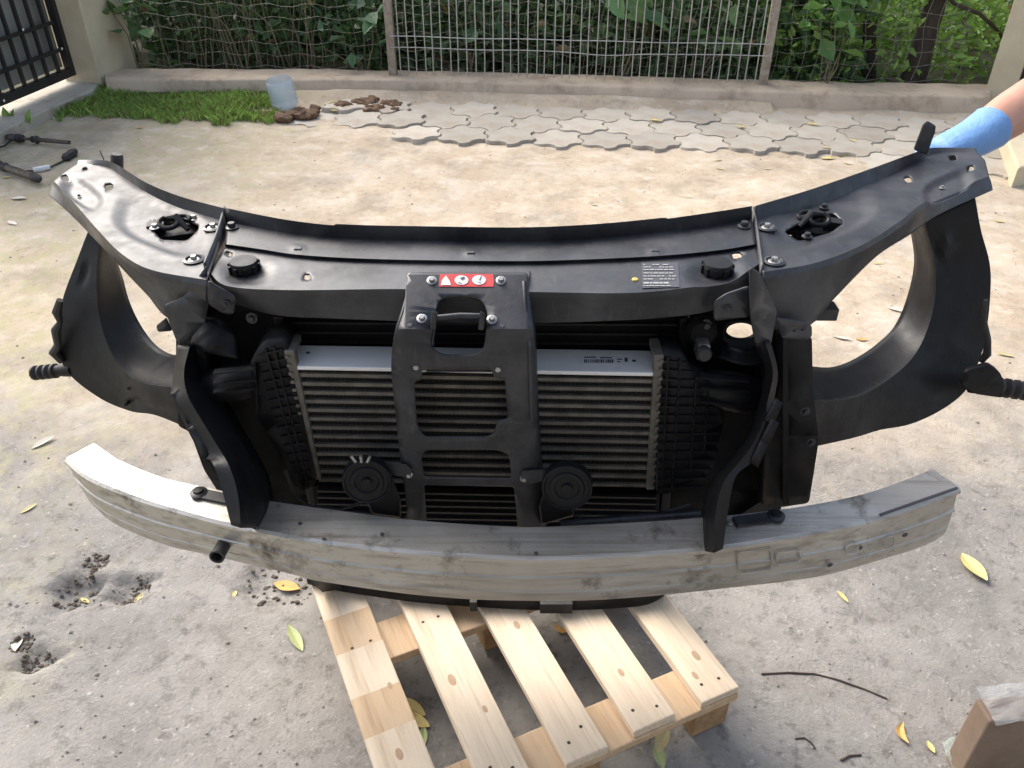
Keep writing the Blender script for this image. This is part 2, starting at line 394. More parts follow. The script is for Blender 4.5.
lo = .35; hi = ys[-1]; pre = []
while hi < 160: hi += g_; ys.append(hi); lo -= g_; pre.insert(0, lo); g_ *= 1.35
ys = pre + ys
vs = [(x, y, gh(x, y) if abs(x) < 8 and -2 < y < 9 else -.008) for y in ys for x in xs]
nx = len(xs)
fs = [(j * nx + i, j * nx + i + 1, (j + 1) * nx + i + 1, (j + 1) * nx + i) for j in range(len(ys) - 1) for i in range(nx - 1)]
me = bpy.data.meshes.new('ground'); me.from_pydata(vs, [], fs); me.polygons.foreach_set('use_smooth', [True] * len(fs)); me.materials.append(M_ground)
gobj = bpy.data.objects.new('ground', me); col.objects.link(gobj); tag(gobj, kind='structure')

# ------------------------------------------------------------------ kerb wall under the fence
def kerb_seg(name, i0, i1, n, seed, label):
    A = cr([tuple(p) for p in kr], 60); B = cr([tuple(p) for p in kf], 60)
    a0, a1 = int(60 * i0), int(60 * i1); rows = []
    for t in np.linspace(a0, a1, n):
        k = int(t); f = t - k; k2 = min(k + 1, 60)
        a = Vector(A[k] * (1 - f) + A[k2] * f); b = Vector(B[k] * (1 - f) + B[k2] * f); d = (b - a).normalized()
        a = a - d * .02
        sec = [a - Vector((0, 0, .2)), a, a + (b - a) * .33, a + (b - a) * .66, b, b + d * .015 - Vector((0, 0, .012)), b + d * .03 - Vector((0, 0, .07)), b + d * .05 - Vector((0, 0, KZ + .03))]
        rows.append([p + Vector((0, 1, 0)) * .012 * noise.noise(p * 5 + Vector((seed, 0, 0))) + Vector((0, 0, .008)) * noise.noise(p * 7 + Vector((0, seed, 0))) for p in sec])
    m_ = len(rows[0]); vs = [p for r in rows for p in r]
    fs = [(i * m_ + j, i * m_ + j + 1, (i + 1) * m_ + j + 1, (i + 1) * m_ + j) for i in range(len(rows) - 1) for j in range(m_ - 1)]
    fs += [tuple(range(m_)), tuple((len(rows) - 1) * m_ + j for j in range(m_))]
    return tag(mk(name, vs, fs, M_kerb, smooth=True, angle=50), label, 'kerb')
kerb_seg('kerb_wall', 0, .735, 120, 1, 'long weathered beige concrete kerb under the wire fence, left of the rusty post')
kerb_seg('kerb_wall', .745, 1.0, 50, 8, 'straight grey concrete kerb under the loose mesh at the right pillar')

# garden beyond the kerb
gy = 5.6
tag(mk('garden_ground', [(-30, 6.45, .02), (30, 4.9, .02), (30, 60, .02), (-30, 60, .02)], [(0, 1, 2, 3)], M_garden), kind='structure')

# ------------------------------------------------------------------ fence
fence_dir = (kr[2] - kr[1]).normalized(); fdir = Vector((fence_dir.x, fence_dir.y, 0)).normalized(); fn = Vector((fdir.y, -fdir.x, 0))
FP = (kr[1] + kf[1]) * .5 + Vector((0, .02, 0))
def fpt(px, py): return PL(px, py, FP, fn)
def fpost(px_top, px_bot, py, wd, label):
    b = fpt(px_bot, py); b.z = KZ - .01
    mb = MB(); d = fdir * wd / 2; nrm = fn * .02
    mb.hexa([b - d - nrm, b + d - nrm, b + d + nrm, b - d + nrm], [q + Vector((0, 0, 1.7)) for q in (b - d - nrm, b + d - nrm, b + d + nrm, b - d + nrm)])
    o = mb.build('fence_post', M_post, mods=[bevel(.004)]); tag(o, label, 'fence post'); return b
pA = fpost(385, 393, 72, .055, 'pale galvanised fence post left of the rigid wire panel')
pB = fpost(775, 763, 82, .055, 'rusty pale fence post right of the rigid wire panel')
span = (pB - pA); span.z = 0; Ls = span.length; sdv = span / Ls
# rigid welded panel
pan = empty('wire_fence_panel', pA, 'rigid welded silver wire fence panel between the two posts', 'fence')
nb = 42
mbv = MB(); mbv.tube([(0, 0, 0), (0, 0, .02), (0, 0, .12), (0, 0, 1.55)], .0040, 6); vme = mk('vertical_wire', mbv.v, mbv.f, M_wire, smooth=True).data
bpy.data.objects.remove(bpy.data.objects['vertical_wire'])
for i in range(nb):
    p = pA + sdv * (.06 + (Ls - .12) * i / (nb - 1)) + Vector((0, 0, .02)) + fn * .02 * (1 if i % 1 == 0 else 0)
    p += sdv * random.uniform(-.006, .006)
    inst(vme, 'vertical_wire', Matrix.Translation(p) @ Matrix.Rotation(R(random.uniform(-.4, .4)), 4, 'Y') @ Matrix.Rotation(R(random.uniform(-.5, .5)), 4, 'X'), pan)
zz = [fpt(460, y_).z for y_ in (51, 62)]
for z in (zz[1], zz[0], zz[0] + .55, zz[0] + .60, 1.1, 1.5):
    mb = MB(); pts = []
    for t in np.linspace(0, 1, 30):
        p = pA + sdv * (Ls * t) + fn * .026 + Vector((0, 0, z + .006 * noise.noise((t * 6, z, 0)) - (.02 * math.exp(-((t - .58) / .08) ** 2) if z < .2 else 0))); pts.append(p)
    mb.tube(pts, .0035, 6); mb.build('horizontal_wire', M_wire, pan, smooth=True)
# loose square mesh: along the whole fence, behind the panel too
def mesh_net(name, s0, s1, z0, z1, cell, r, m, off, jit, label, seed):
    mb = MB(); base = pA - fn * off
    ns = int((s1 - s0) / cell); nzz = int((z1 - z0) / cell)
    def pt(s, z):
        j = Vector((noise.noise((s * 1.7, z * 2.3, seed)), noise.noise((s * 2.1, z * 1.9, seed + 5)), noise.noise((s * 1.5, z * 2.7, seed + 9)))) * jit
        p = base + fdir * s; p.z = z; return p + j
    for i in range(ns + 1):
        s = s0 + i * cell; mb.tube([pt(s + .25 * cell * math.sin(k), z0 + k * cell) for k in range(nzz + 1)], r, 3, caps=False)
    for k in range(nzz + 1):
        mb.tube([pt(s0 + i * cell, z0 + k * cell + .012 * math.sin(i * 1.7 + k)) for i in range(ns + 1)], r, 3, caps=False)
    return tag(mb.build(name, m), label, 'fence')
mesh_net('wire_mesh', -1.85, -.03, KZ + .03, 1.5, .08, .0013, M_rwire, .0, .014, 'dark square wire mesh left of the rigid panel, above the grass', 1)
mesh_net('wire_mesh', .03, Ls - .03, KZ + .03, 1.5, .06, .0013, M_rwire, .03, .03, 'fine square wire mesh hanging right behind the rigid panel', 4)
mesh_net('wire_mesh', Ls + .04, Ls + 1.22, KZ + .03, 1.5, .09, .0012, M_rwire, .0, .05, 'loose sagging wire mesh between the rusty post and the right pillar', 7)

# ------------------------------------------------------------------ pillars, gate
def pillar(name, C, L_, R_, h, label, m=M_plaster):
    B = L_ + R_ - C; base = [Vector((p.x, p.y, -.05)) for p in (C, R_, B, L_)]
    mb = MB(); mb.hexa(base, [p + Vector((0, 0, h)) for p in base]); return tag(mb.build(name, m, mods=[bevel(.006)]), label, 'pillar')
C = Zp(99.5, 77, .1); Lc = Zp(72, 73, .1); u_ = (Lc - C); u_.z = 0
gdir = (Zp(0, 103, .1) - Zp(72, 73, .1)); gdir.z = 0; gdir.normalize()      # along the gate, towards the camera
pr = Vector((-gdir.y, gdir.x, 0))
if pr.x < 0: pr = -pr
side = C + Vector((.10, .30, 0))
pillar('gate_pillar', C, C + Vector((-.27, .06, 0)), C + Vector((.10, .42, 0)), 2.4, 'cream plastered gate pillar at the far left beside the black gate')
g0 = Zp(71, 73, .12); gate = empty('metal_gate', g0, 'black barred metal gate backed with grey sheet at the top left', 'gate')
gl = 1.5; gup = Vector((0, 0, 1))
def gp(s, z): return Vector((g0.x, g0.y, .11)) + gdir * s + gup * z
mb = MB(); mb.bar(gp(0, 0), gp(0, 1.7), .05, .04, gdir); mb.build('gate_stile', M_gate, gate)
mb = MB(); mb.bar(gp(-.02, .02), gp(gl, .02), .045, .05); mb.build('gate_rail', M_gate, gate)
for z in (.17, .34, .80, 1.3, 1.68):
    mb = MB(); mb.bar(gp(.03, z), gp(gl, z), .018, .022); mb.build('gate_rail', M_gate, gate)
for i in range(1, 13):
    mb = MB(); mb.bar(gp(.115 * i, .03), gp(.115 * i, 1.68), .02, .02, gdir); mb.build('gate_bar', M_gate, gate)
gn = Vector((-gdir.y, gdir.x, 0)); gn = gn if gn.y > 0 else -gn
mb = MB(); mb.hexa([gp(0, .05) + gn * .05, gp(gl, .05) + gn * .05, gp(gl, 1.65) + gn * .05, gp(0, 1.65) + gn * .05],
                   [gp(0, .05) + gn * .056, gp(gl, .05) + gn * .056, gp(gl, 1.65) + gn * .056, gp(0, 1.65) + gn * .056]); mb.build('backing_sheet', M_sheet, gate)
for s, z in ((.05, .18), (.62, .42), (.35, .36), (.04, .62), (.7, .02)):
    mb = MB(); mb.lathe([(0, .004), (.006, .003), (.009, 0)], gp(s, z) - gn * .025, -gn, 8); mb.build('rivet', M_white, gate)
# sill under the gate
q = [Zp(x, y, .06) for x, y in ((-60, 128), (-10, 101), (73, 70), (104, 77), (92, 90), (40, 112), (0, 132), (-40, 152))]
mb = MB(); mb.hexa([Vector((p.x, p.y, -.05)) for p in q], q); tag(mb.build('gate_sill', M_kerb2, mods=[bevel(.01, 2)]), 'pale concrete sill in front of the black gate', 'sill')
# right pillar + dark gate leaf behind it
C = Zp(983, 98, 0.05)
pillar('gate_pillar', C, C + Vector((.23, .34, 0)), C + Vector((.165, -.05, 0)), 2.4, 'cream plastered pillar at the right edge above the gloved arm')
D = C + Vector((.19, .0, 0))
mb = MB(); mb.hexa([D + Vector(v) for v in ((0, 0, .12), (.9, -.45, .12), (.9, -.41, .12), (0, .04, .12))], [D + Vector(v) for v in ((0, 0, 2), (.9, -.45, 2), (.9, -.41, 2), (0, .04, 2))])
tag(mb.build('gate_leaf', M_gate), 'solid black gate leaf beside the right pillar', 'gate')
q = [Zp(x, y, .1) for x, y in ((1000, 122), (1060, 108), (1120, 140), (1018, 168))]
mb = MB(); mb.hexa([Vector((p.x, p.y, -.04)) for p in q], q); tag(mb.build('pillar_base', M_plaster, mods=[bevel(.012)]), 'low cream footing block below the black gate leaf at the right', 'footing')

# added unseen house front behind the photographer: keeps the near yard in soft shade
hr = empty('added_shade_house', (.5, -2.4, 0), 'added unseen grey house front behind the camera that shades the near yard', 'house')
MB().box((.8, -2.4, 1.5), (8.6, .25, 3.0)).build('wall', M_shade_house, hr); MB().box((.8, -2.3, 3.06), (9.0, .9, .12)).build('shade_eave', M_kerb2, hr)

# ------------------------------------------------------------------ pavers
pav = empty('paved_strip', Zp(620, 120, 0), 'strip of interlocking grey lobed concrete pavers along the kerb', 'pavement')
pav['kind'] = 'structure'; del pav['label']; del pav['category']
a = .163
def hexedge(p, q, n=9):
    out = []
    for t in np.linspace(0, 1, n, endpoint=False):
        d = q - p; nr = np.array([-d[1], d[0]]); out.append(p + d * t + nr * (-.12 * math.sin(2 * math.pi * t) - .02 * math.sin(6 * math.pi * t)))
    return out
hx = [np.array([math.cos(R(90 + 60 * k)), math.sin(R(90 + 60 * k))]) * a for k in range(6)]
prof = []
for k in range(3): prof.append(hexedge(hx[k], hx[k + 1]))
full = prof[0] + prof[1] + prof[2]
for k in range(3):      # opposite edges are the same curve shifted, so the stones interlock
    p, q = hx[3 + k], hx[(4 + k) % 6]; src = hexedge(hx[k], hx[k + 1]) + [hx[k + 1]]; sh = p - hx[k + 1]
    full += [s + sh for s in src[::-1]][:-1]
full = np.array(full) * .975
pme = []
for v in range(5):
    mb = MB(); n = len(full); lo_ = [Vector((x, y, -.06)) for x, y in full]; md = [Vector((x, y, -.007)) for x, y in full]; tp = [Vector((x * .98, y * .98, 0)) for x, y in full]
    if v: 
        for p in tp: p.z += .006 * noise.noise((p.x * 8, p.y * 8, v * 3.3))
    mb.add(lo_ + md + tp, [(i, (i + 1) % n, n + (i + 1) % n, n + i) for i in range(n)] + [(n + i, n + (i + 1) % n, 2 * n + (i + 1) % n, 2 * n + i) for i in range(n)] + [tuple(2 * n + i for i in range(n))])
    o = mb.build('paver', M_paver, smooth=True, angle=35); pme.append(o.data); bpy.data.objects.remove(o)
front = [Zp(x, y, .04) for x, y in ((318, 126), (520, 140), (690, 150), (880, 163), (1010, 176))]
fx = [p.x for p in front]; fy = [p.y for p in front]
kfx = [p.x for p in kf]; kfy = [p.y for p in kf]
ang = math.atan2(fdir.y, fdir.x)
for r in range(-2, 10):
    for c in range(-12, 16):
        loc = Vector(((c + .5 * (r % 2)) * a * 1.732, r * a * 1.5, 0)); loc = Matrix.Rotation(ang, 3, 'Z') @ loc + Vector((.5, 4.35, 0))
        yf = np.interp(loc.x, fx, fy); yk = np.interp(loc.x, kfx, kfy)
        if loc.x < -1.35 or loc.x > 3.0 or loc.y < yf + .09 or loc.y > yk - .15 - .05 * noise.noise((loc.x * 2, 3, 1)): continue
        if loc.x < -.6 and random.random() < .15: continue
        wild = 1 if loc.x > -.55 else 3.0
        M = Matrix.Translation(loc + Vector((0, 0, .008 + random.uniform(-.005, .005) * wild))) @ Matrix.Rotation(R(random.uniform(-1.2, 1.2) * wild), 4, 'X') @ Matrix.Rotation(R(random.uniform(-1, 1) * wild), 4, 'Y') @ Matrix.Rotation(ang + R(random.uniform(-1, 1) * wild), 4, 'Z')
        inst(random.choice(pme), 'paver', M, pav)

# ------------------------------------------------------------------ plants: numpy leaf clouds
def leaf_mesh(name, P, size, tint, m, parent=None, narrow=.55, up=.3, dirs=None, droop=.25):
    n = len(P); P = np.asarray(P, float)
    d = rng.normal(size=(n, 3)); d[:, 2] = d[:, 2] * .6 - droop
    if dirs is not None: d = dirs + .5 * d
    d /= np.linalg.norm(d, axis=1)[:, None]
    nrm = rng.normal(size=(n, 3)); nrm[:, 2] = np.abs(nrm[:, 2]) + up; s = np.cross(d, nrm); s /= np.linalg.norm(s, axis=1)[:, None]
    nn = np.cross(s, d); L_ = np.asarray(size)[:, None]; W = L_ * narrow * .5
    v = np.stack([P, P + d * L_ * .38 + s * W + nn * L_ * .10, P + d * L_ - nn * L_ * .06, P + d * L_ * .38 - s * W + nn * L_ * .10, P + d * L_ * .42 - nn * .01, P + d * L_ * .75 + s * W * .6 + nn * L_ * .05, P + d * L_ * .75 - s * W * .6 + nn * L_ * .05], 1).reshape(-1, 3)
    b = np.arange(n)[:, None] * 7
    f = np.concatenate([b + np.array(q) for q in ((0, 4, 1), (4, 5, 1), (4, 2, 5), (4, 6, 2), (4, 3, 6), (0, 3, 4))], 0)
    me = bpy.data.meshes.new(name); me.from_pydata(v.tolist(), [], f.tolist())
    at = me.color_attributes.new('leaf_tint', 'FLOAT_COLOR', 'POINT')
    cols = np.ones((n, 7, 4)); cols[:, :, :3] = np.asarray(tint)[:, None, :]; at.data.foreach_set('color', cols.ravel())
    me.materials.append(m); o = bpy.data.objects.new(name, me); col.objects.link(o); return adopt(o, parent)
def tints(n, a, b, dead=.0):
    t = rng.random((n, 1)); c = np.array(a) * (1 - t) + np.array(b) * t
    c *= rng.uniform(.9, 1.6, (n, 1)); k = rng.random(n) < dead; c[k] = np.array((.22, .17, .07)); return c
def fy_at(x): return FP.y + (x - FP.x) * fdir.y / fdir.x
# undergrowth: one dense mass behind the fence
def cloud(n, x0, x1, y0, y1, z0, z1, clump=.35):
    X = rng.uniform(x0, x1, n); Yv = rng.uniform(y0, y1, n); Zv = z0 + (z1 - z0) * rng.random(n) ** 1.1
    keep = np.array([noise.noise((x / clump, y / clump, z / clump)) > -.12 for x, y, z in zip(X, Yv, Zv)])
    P = np.stack([X, Yv, Zv], 1)[keep]; P[:, 1] += np.array([fy_at(x) for x in P[:, 0]]); return P
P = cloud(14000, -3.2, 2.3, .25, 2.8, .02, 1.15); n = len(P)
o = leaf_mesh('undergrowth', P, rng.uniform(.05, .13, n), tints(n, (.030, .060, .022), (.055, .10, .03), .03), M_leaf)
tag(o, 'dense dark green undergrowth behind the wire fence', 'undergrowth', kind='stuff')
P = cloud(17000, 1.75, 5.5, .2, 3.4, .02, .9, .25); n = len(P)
o = leaf_mesh('weeds', P, rng.uniform(.04, .10, n), tints(n, (.13, .22, .045), (.20, .33, .07), .02), M_leaf)  # sunlight is put into the brighter leaf tints
tag(o, 'weeds tinted sunlit bright green beyond the mesh at the top right', 'weeds', kind='stuff')
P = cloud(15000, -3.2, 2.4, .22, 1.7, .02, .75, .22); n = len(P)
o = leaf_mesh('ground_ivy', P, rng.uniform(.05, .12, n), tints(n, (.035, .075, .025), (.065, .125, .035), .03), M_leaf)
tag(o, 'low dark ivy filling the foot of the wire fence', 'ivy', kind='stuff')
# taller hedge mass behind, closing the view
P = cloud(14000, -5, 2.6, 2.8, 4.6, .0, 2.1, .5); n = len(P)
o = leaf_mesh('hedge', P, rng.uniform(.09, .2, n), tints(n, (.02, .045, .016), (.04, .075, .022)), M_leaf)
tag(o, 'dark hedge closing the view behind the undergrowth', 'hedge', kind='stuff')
def leafy_plant(name, pxy, dist, leaf, n, spread, h, c0, c1, label, narrow=.8, z0=None):
    b = PL(pxy[0], pxy[1], FP - fn * dist, fn); base = Vector((b.x, b.y, .0)); root = empty(name, base, label, 'plant')
    pts = []
    for k in range(n):
        a = random.uniform(0, 6.28); rr = spread * math.sqrt(random.random()); z = random.uniform(.05, 1) * h
        pts.append((b.x + rr * math.cos(a), b.y + rr * math.sin(a) * .6, max(.03, b.z + (z - h * .5))))
    leaf_mesh('leaves', pts, rng.uniform(leaf * .6, leaf * 1.2, n), tints(n, c0, c1), M_leaf, root, narrow=narrow, up=1.0)
    mb = MB()
    for p in pts[:max(3, n // 4)]: mb.tube([base + Vector((random.uniform(-.03, .03), 0, 0)), Vector(((p[0] + base.x) / 2 + .03, (p[1] + base.y) / 2, p[2] * .6)), Vector(p)], [.006, .004, .002], 5)
    mb.build('stem', M_stalk, root)
leafy_plant('vine', (128, 14), .0, .11, 16, .16, .25, (.07, .14, .05), (.10, .18, .06), 'pale green broad-leaved vine beside the left pillar', .95)
leafy_plant('broadleaf_plant', (622, 12), .12, .24, 9, .25, .3, (.06, .13, .05), (.10, .19, .07), 'plant with the largest pale leaves behind the rigid panel', .6)
leafy_plant('broadleaf_plant', (700, 22), .2, .15, 22, .35, .35, (.05, .11, .04), (.08, .15, .05), 'medium-leaved plant behind the right half of the rigid panel', .7)
leafy_plant('broadleaf_plant', (838, 16), .1, .15, 26, .28, .4, (.08, .17, .04), (.13, .25, .06), 'light green bush just right of the rusty post', .75)
leafy_plant('broadleaf_plant', (360, 30), .15, .13, 24, .35, .4, (.045, .10, .045), (.07, .14, .06), 'bluish green plant left of the pale galvanised post', .7)
leafy_plant('broadleaf_plant', (470, 15), .2, .17, 16, .4, .4, (.035, .08, .035), (.05, .11, .045), 'dark leafy plant behind the left half of the rigid panel', .7)
# dry stalks at the left
mb = MB()
for k in range(60):
    x = random.uniform(-2.6, -1.3); y = fy_at(x) + random.uniform(.08, .5); b = Vector((x, y, .05)); l = random.uniform(.3, .9); ln = random.uniform(-.35, .35)
    mb.tube([b, b + Vector((ln * l * .4, 0, l * .6)), b + Vector((ln * l, random.uniform(-.1, .1), l * random.uniform(.75, 1)))], [.005, .004, .002], 4, caps=False)
tag(mb.build('dry_stalks', M_stalk), 'tangle of dry straw-coloured stalks behind the left mesh', 'dry stalks', kind='stuff')
# trees at the right
def tree(pb, pt, dist, r, label, lean=0, nleaf=1500):
    b = PL(pb[0], pb[1], FP - fn * dist, fn); t = PL(pt[0], pt[1], FP - fn * dist, fn); d = (t - b) / (t.z - b.z); base = b - d * b.z
    root = empty('tree', base, label, 'tree'); mb = MB(); pts = []; rs = []
    for k in range(12):
        z = k / 11 * 3.4; w_ = Vector((.05 * noise.noise((z * 1.3, r, 2)), .04 * noise.noise((z, 5, r)), 0)); dd = d * min(z, .9) + Vector((d.x * .3, .05, 1)) * max(0, z - .9); pts.append(base + dd + w_ * z); rs.append(r * (1.25 if k == 0 else 1) * (1 - .6 * k / 11))
    mb.tube(pts, rs, 12); mb.build('trunk', M_bark, root, smooth=True); mb = MB(); tips = []
    for k in range(12):
        p = pts[6 + k % 6]; a_ = k * 2.4; e = p + Vector((math.cos(a_) * .9, math.sin(a_) * .7 + .2, random.uniform(.2, .7))); tips.append(e)
        mb.tube([p, (p + e) / 2 + Vector((0, 0, .12)), e], [r * .35, r * .2, r * .08], 6)
    mb.build('limbs', M_bark, root, smooth=True)
    P = np.array([tuple(random.choice(tips))for _ in range(nleaf)]) + rng.normal(0, .33, (nleaf, 3))
    leaf_mesh('crown', P, rng.uniform(.07, .13, nleaf), tints(nleaf, (.05, .10, .025), (.08, .15, .035)), M_leaf, root)
tree((915, 74), (937, 0), .35, .075, 'thick dark leaning tree trunk behind the mesh near the right pillar')
tree((867, 76), (872, 0), .6, .05, 'thinner dark tree trunk left of the thick leaning one', nleaf=900)
tree((836, 70), (800, 0), 1.0, .03, 'slim sapling trunk leaning left behind the loose mesh', nleaf=500)
mb = MB(); mb.tube([PL(x, y, FP - fn * .25, fn) for x, y in ((930, -20), (955, 4), (980, 14), (1000, 33), (1012, 60), (1016, 82))], [.014, .013, .012, .011, .011, .011], 6)
tag(mb.build('bent_branch', M_bark, smooth=True), 'bent bare branch arching towards the right pillar', 'branch')
# big loose weed by gate
for (px, py, sz, lab) in ((11, 115, .10, 'upright young leaf sprouting on the gate sill'), (30, 117, .10, 'low round leaf lying beside the gate sill')):
    b = Zp(px, py + 8, .02); root = empty('weed_sprout', b, lab, 'weed')
    leaf_mesh('leaf', [b, b + Vector((.01, 0, .02))], np.array([sz, sz * .7]), tints(2, (.16, .27, .06), (.18, .3, .07)), M_leaf, root, narrow=.6, up=.2, dirs=np.array([(0.05, 0, 1.6), (.3, 0, .6)]), droop=-.3)
# grass patch
gpoly = [(42, 112), (75, 92), (118, 72), (200, 78), (240, 86), (276, 96), (280, 112), (274, 122), (240, 126), (196, 122), (150, 119), (100, 117), (60, 119)]
GX = []; 
wpoly = [Zp(x, y, 0) for x, y in gpoly]; x0 = min(p.x for p in wpoly); x1 = max(p.x for p in wpoly); y0 = min(p.y for p in wpoly); y1 = max(p.y for p in wpoly)
wp = [(p.x, p.y) for p in wpoly]
while len(GX) < 15000:
    x = random.uniform(x0, x1); y = random.uniform(y0, y1)
    if inpoly(x + .07 * noise.noise((x * 9, y * 9, 0)), y + .16 * noise.noise((x * 8, y * 8, 4)), wp) and noise.noise((x * 6, y * 6, 8)) > -.28 + random.uniform(-.15, .15): GX.append((x, y))
GX = np.array(GX); n = len(GX); hgt = rng.uniform(.025, .065, n) * (1 + .5 * np.array([noise.noise((x * 3, y * 3, 2)) for x, y in GX]))
an = rng.uniform(0, 6.28, n); ln = rng.uniform(.1, .8, n); wd = rng.uniform(.0018, .0035, n)
B = np.c_[GX, np.full(n, -.012)]; sd = np.c_[np.cos(an), np.sin(an), np.zeros(n)] * wd[:, None]; dr = np.c_[-np.sin(an), np.cos(an), np.zeros(n)]
v = np.stack([B - sd, B + sd, B + dr * (ln * hgt * .3)[:, None] + np.c_[np.zeros((n, 2)), hgt * .65] + sd * .7, B + dr * (ln * hgt)[:, None] + np.c_[np.zeros((n, 2)), hgt]], 1).reshape(-1, 3)
b = np.arange(n)[:, None] * 4; f = np.concatenate([b + np.array((0, 1, 2)), b + np.array((0, 2, 3))], 0)
me = bpy.data.meshes.new('grass'); me.from_pydata(v.tolist(), [], f.tolist())
at = me.color_attributes.new('leaf_tint', 'FLOAT_COLOR', 'POINT'); cc = np.ones((n, 4, 4)); cc[:, :, :3] = tints(n, (.15, .26, .05), (.28, .39, .10), .16)[:, None, :]; at.data.foreach_set('color', cc.ravel())
me.materials.append(M_grass); o = bpy.data.objects.new('grass', me); col.objects.link(o); tag(o, 'patch of short green grass beside the gate pillar', 'grass', kind='stuff')
mb = MB(); k = 0
for (px, py, nn_) in ((445, 92, 12), (640, 96, 5)):
    c0 = Zp(px, py, 0)
    for _ in range(nn_ * 3):
        p = c0 + Vector((random.uniform(-.1, .1), random.uniform(-.05, .05), 0)); e = p + Vector((random.uniform(-.06, .06), random.uniform(-.03, .03), random.uniform(.03, .09))); s_ = Vector((.004, 0, 0))
        mb.add([p - s_, p + s_, e], [(0, 1, 2)])
me = mk('grass_tuft', mb.v, mb.f, M_stalk); tag(me, 'sparse grass tufts growing between kerb and pavers', 'grass', kind='stuff')

# ------------------------------------------------------------------ loose ground things
# cut jug
b = Zp(286, 107, .0); mb = MB()
mb.lathe([(0, .003), (.07, .003), (.086, .02), (.088, .045), (.083, .055), (.088, .065), (.083, .085), (.088, .10), (.084, .118), (.088, .135), (.086, .16), (.08, .185)], b, (-.08, -.12, 1), 28)
tag(mb.build('cut_jug', M_bottle, smooth=True, angle=60, mods=[solid(.0015)]), 'cut-off ribbed blue plastic jug at the end of the grass', 'jug')
# soil clods
ico = bmesh.new(); bmesh.ops.create_icosphere(ico, subdivisions=2, radius=1); icv = [v.co.copy() for v in ico.verts]; icf = [tuple(q.index for q in f.verts) for f in ico.faces]; ico.free()
def clod(p, r, seed, m, mb=None):
    mb = mb or MB(); mb.add([p + Vector((v.x * r * 1.2, v.y * r, v.z * r * .7)) * (1 + .55 * noise.noise(v * 1.6 + Vector((seed, 0, 0)))) for v in icv], icf); return mb
mb = MB()
for k in range(70):
    x = random.gauss(0, 1); px = random.choice([(286, 117, 12, 4), (302, 114, 10, 4), (312, 110, 6, 4), (343, 105, 4, 2), (366, 103, 10, 3), (393, 105, 8, 2), (375, 108, 12, 3)])
    clod(Zp(px[0] + random.gauss(0, px[2] * .5), px[1] + random.gauss(0, px[3] * .5), .015), random.uniform(.012, .045), k, M_soil, mb)
tag(mb.build('soil_clods', M_soil, smooth=True), 'crumbled brown soil clods by the jug and broken pavers', 'soil', kind='stuff')
mb = MB()
for p_, r_, d_ in PITS[:6]:
    for k in range(60):
        a_ = random.uniform(0, 6.28); q_ = r_ * 1.1 * math.sqrt(random.random()); x_, y_ = p_.x + q_ * math.cos(a_), p_.y + q_ * math.sin(a_); clod(Vector((x_, y_, gh(x_, y_) + .001)), random.uniform(.0015, .0055), k * 1.7, M_soil, mb)
tag(mb.build('pit_crumbs', M_crumb, smooth=True), 'dark earth crumbs lying in the pits of the concrete', 'soil', kind='stuff')
# pebbles and grit
mb = MB(); octv = [(1, 0, 0), (-1, 0, 0), (0, 1, 0), (0, -1, 0), (0, 0, .8), (0, 0, -.8)]; octf = [(0, 2, 4), (2, 1, 4), (1, 3, 4), (3, 0, 4), (2, 0, 5), (1, 2, 5), (3, 1, 5), (0, 3, 5)]
for k in range(1500):
    px = random.uniform(-60, 1080); py = random.uniform(135, 790) if k % 3 else random.uniform(130, 260); p = Zp(px, py, 0)
    if p.y > 5: continue
    p.z = gh(p.x, p.y); r = random.uniform(.001, .0035) * random.choice((1, 1, 1, 1.6)); a_ = random.uniform(0, 3)
    mb.add([p + Vector(((x * math.cos(a_) - y * math.sin(a_)) * r * 1.3, (x * math.sin(a_) + y * math.cos(a_)) * r, z * r + r * .3)) for x, y, z in octv], octf)
tag(mb.build('grit', M_peb), 'fine pebbles and grit strewn over the yard', 'grit', kind='stuff')

# fallen leaves
def lmesh(kind):
    mb = MB(); n = 10; L_ = 1.0; wd = (.15, .22, .18)[kind]; curl = (.10, .05, .35)[kind]; cv = (0.0, .12, .5)[kind]; rows = []
    for i in range(n + 1):
        t = i / n; ww = wd * math.sin(math.pi * min(1, t * .97 + .02)) ** .8; y = (t - .5); x = cv * (y * y * 4 - 1) * .4; z = .04 + curl * (y * y) * 1.2 
        rows.append([Vector((x - ww, y, z + ww * .35)), Vector((x, y, z - .01)), Vector((x + ww, y, z + ww * .3))])
    for i in range(n): 
        for j in range(2): mb.add([rows[i][j], rows[i][j + 1], rows[i + 1][j + 1], rows[i + 1][j]], [(0, 1, 2, 3)])
    o = mb.build('fallen_leaf', None, smooth=True); d = o.data; bpy.data.objects.remove(o); return d
lm = [lmesh(k) for k in range(3)]
LC = {'yellow': mat('yellow_leaf', (.66, .54, .21), (.58, .45, .15), .6, scale=20), 'pale': mat('pale_leaf', (.60, .52, .27), (.50, .42, .20), .6, scale=20),
      'green': mat('pale_green_leaf', (.42, .48, .22), (.36, .40, .17), .6, scale=20), 'orange': mat('orange_leaf', (.62, .38, .11), (.50, .28, .07), .6, scale=20),
      'brown': mat('brown_leaf', (.28, .17, .09), (.20, .12, .07), .7, scale=20), 'white': mat('bleached_leaf', (.62, .58, .48), (.55, .50, .40), .6, scale=20)}
lmc = {}
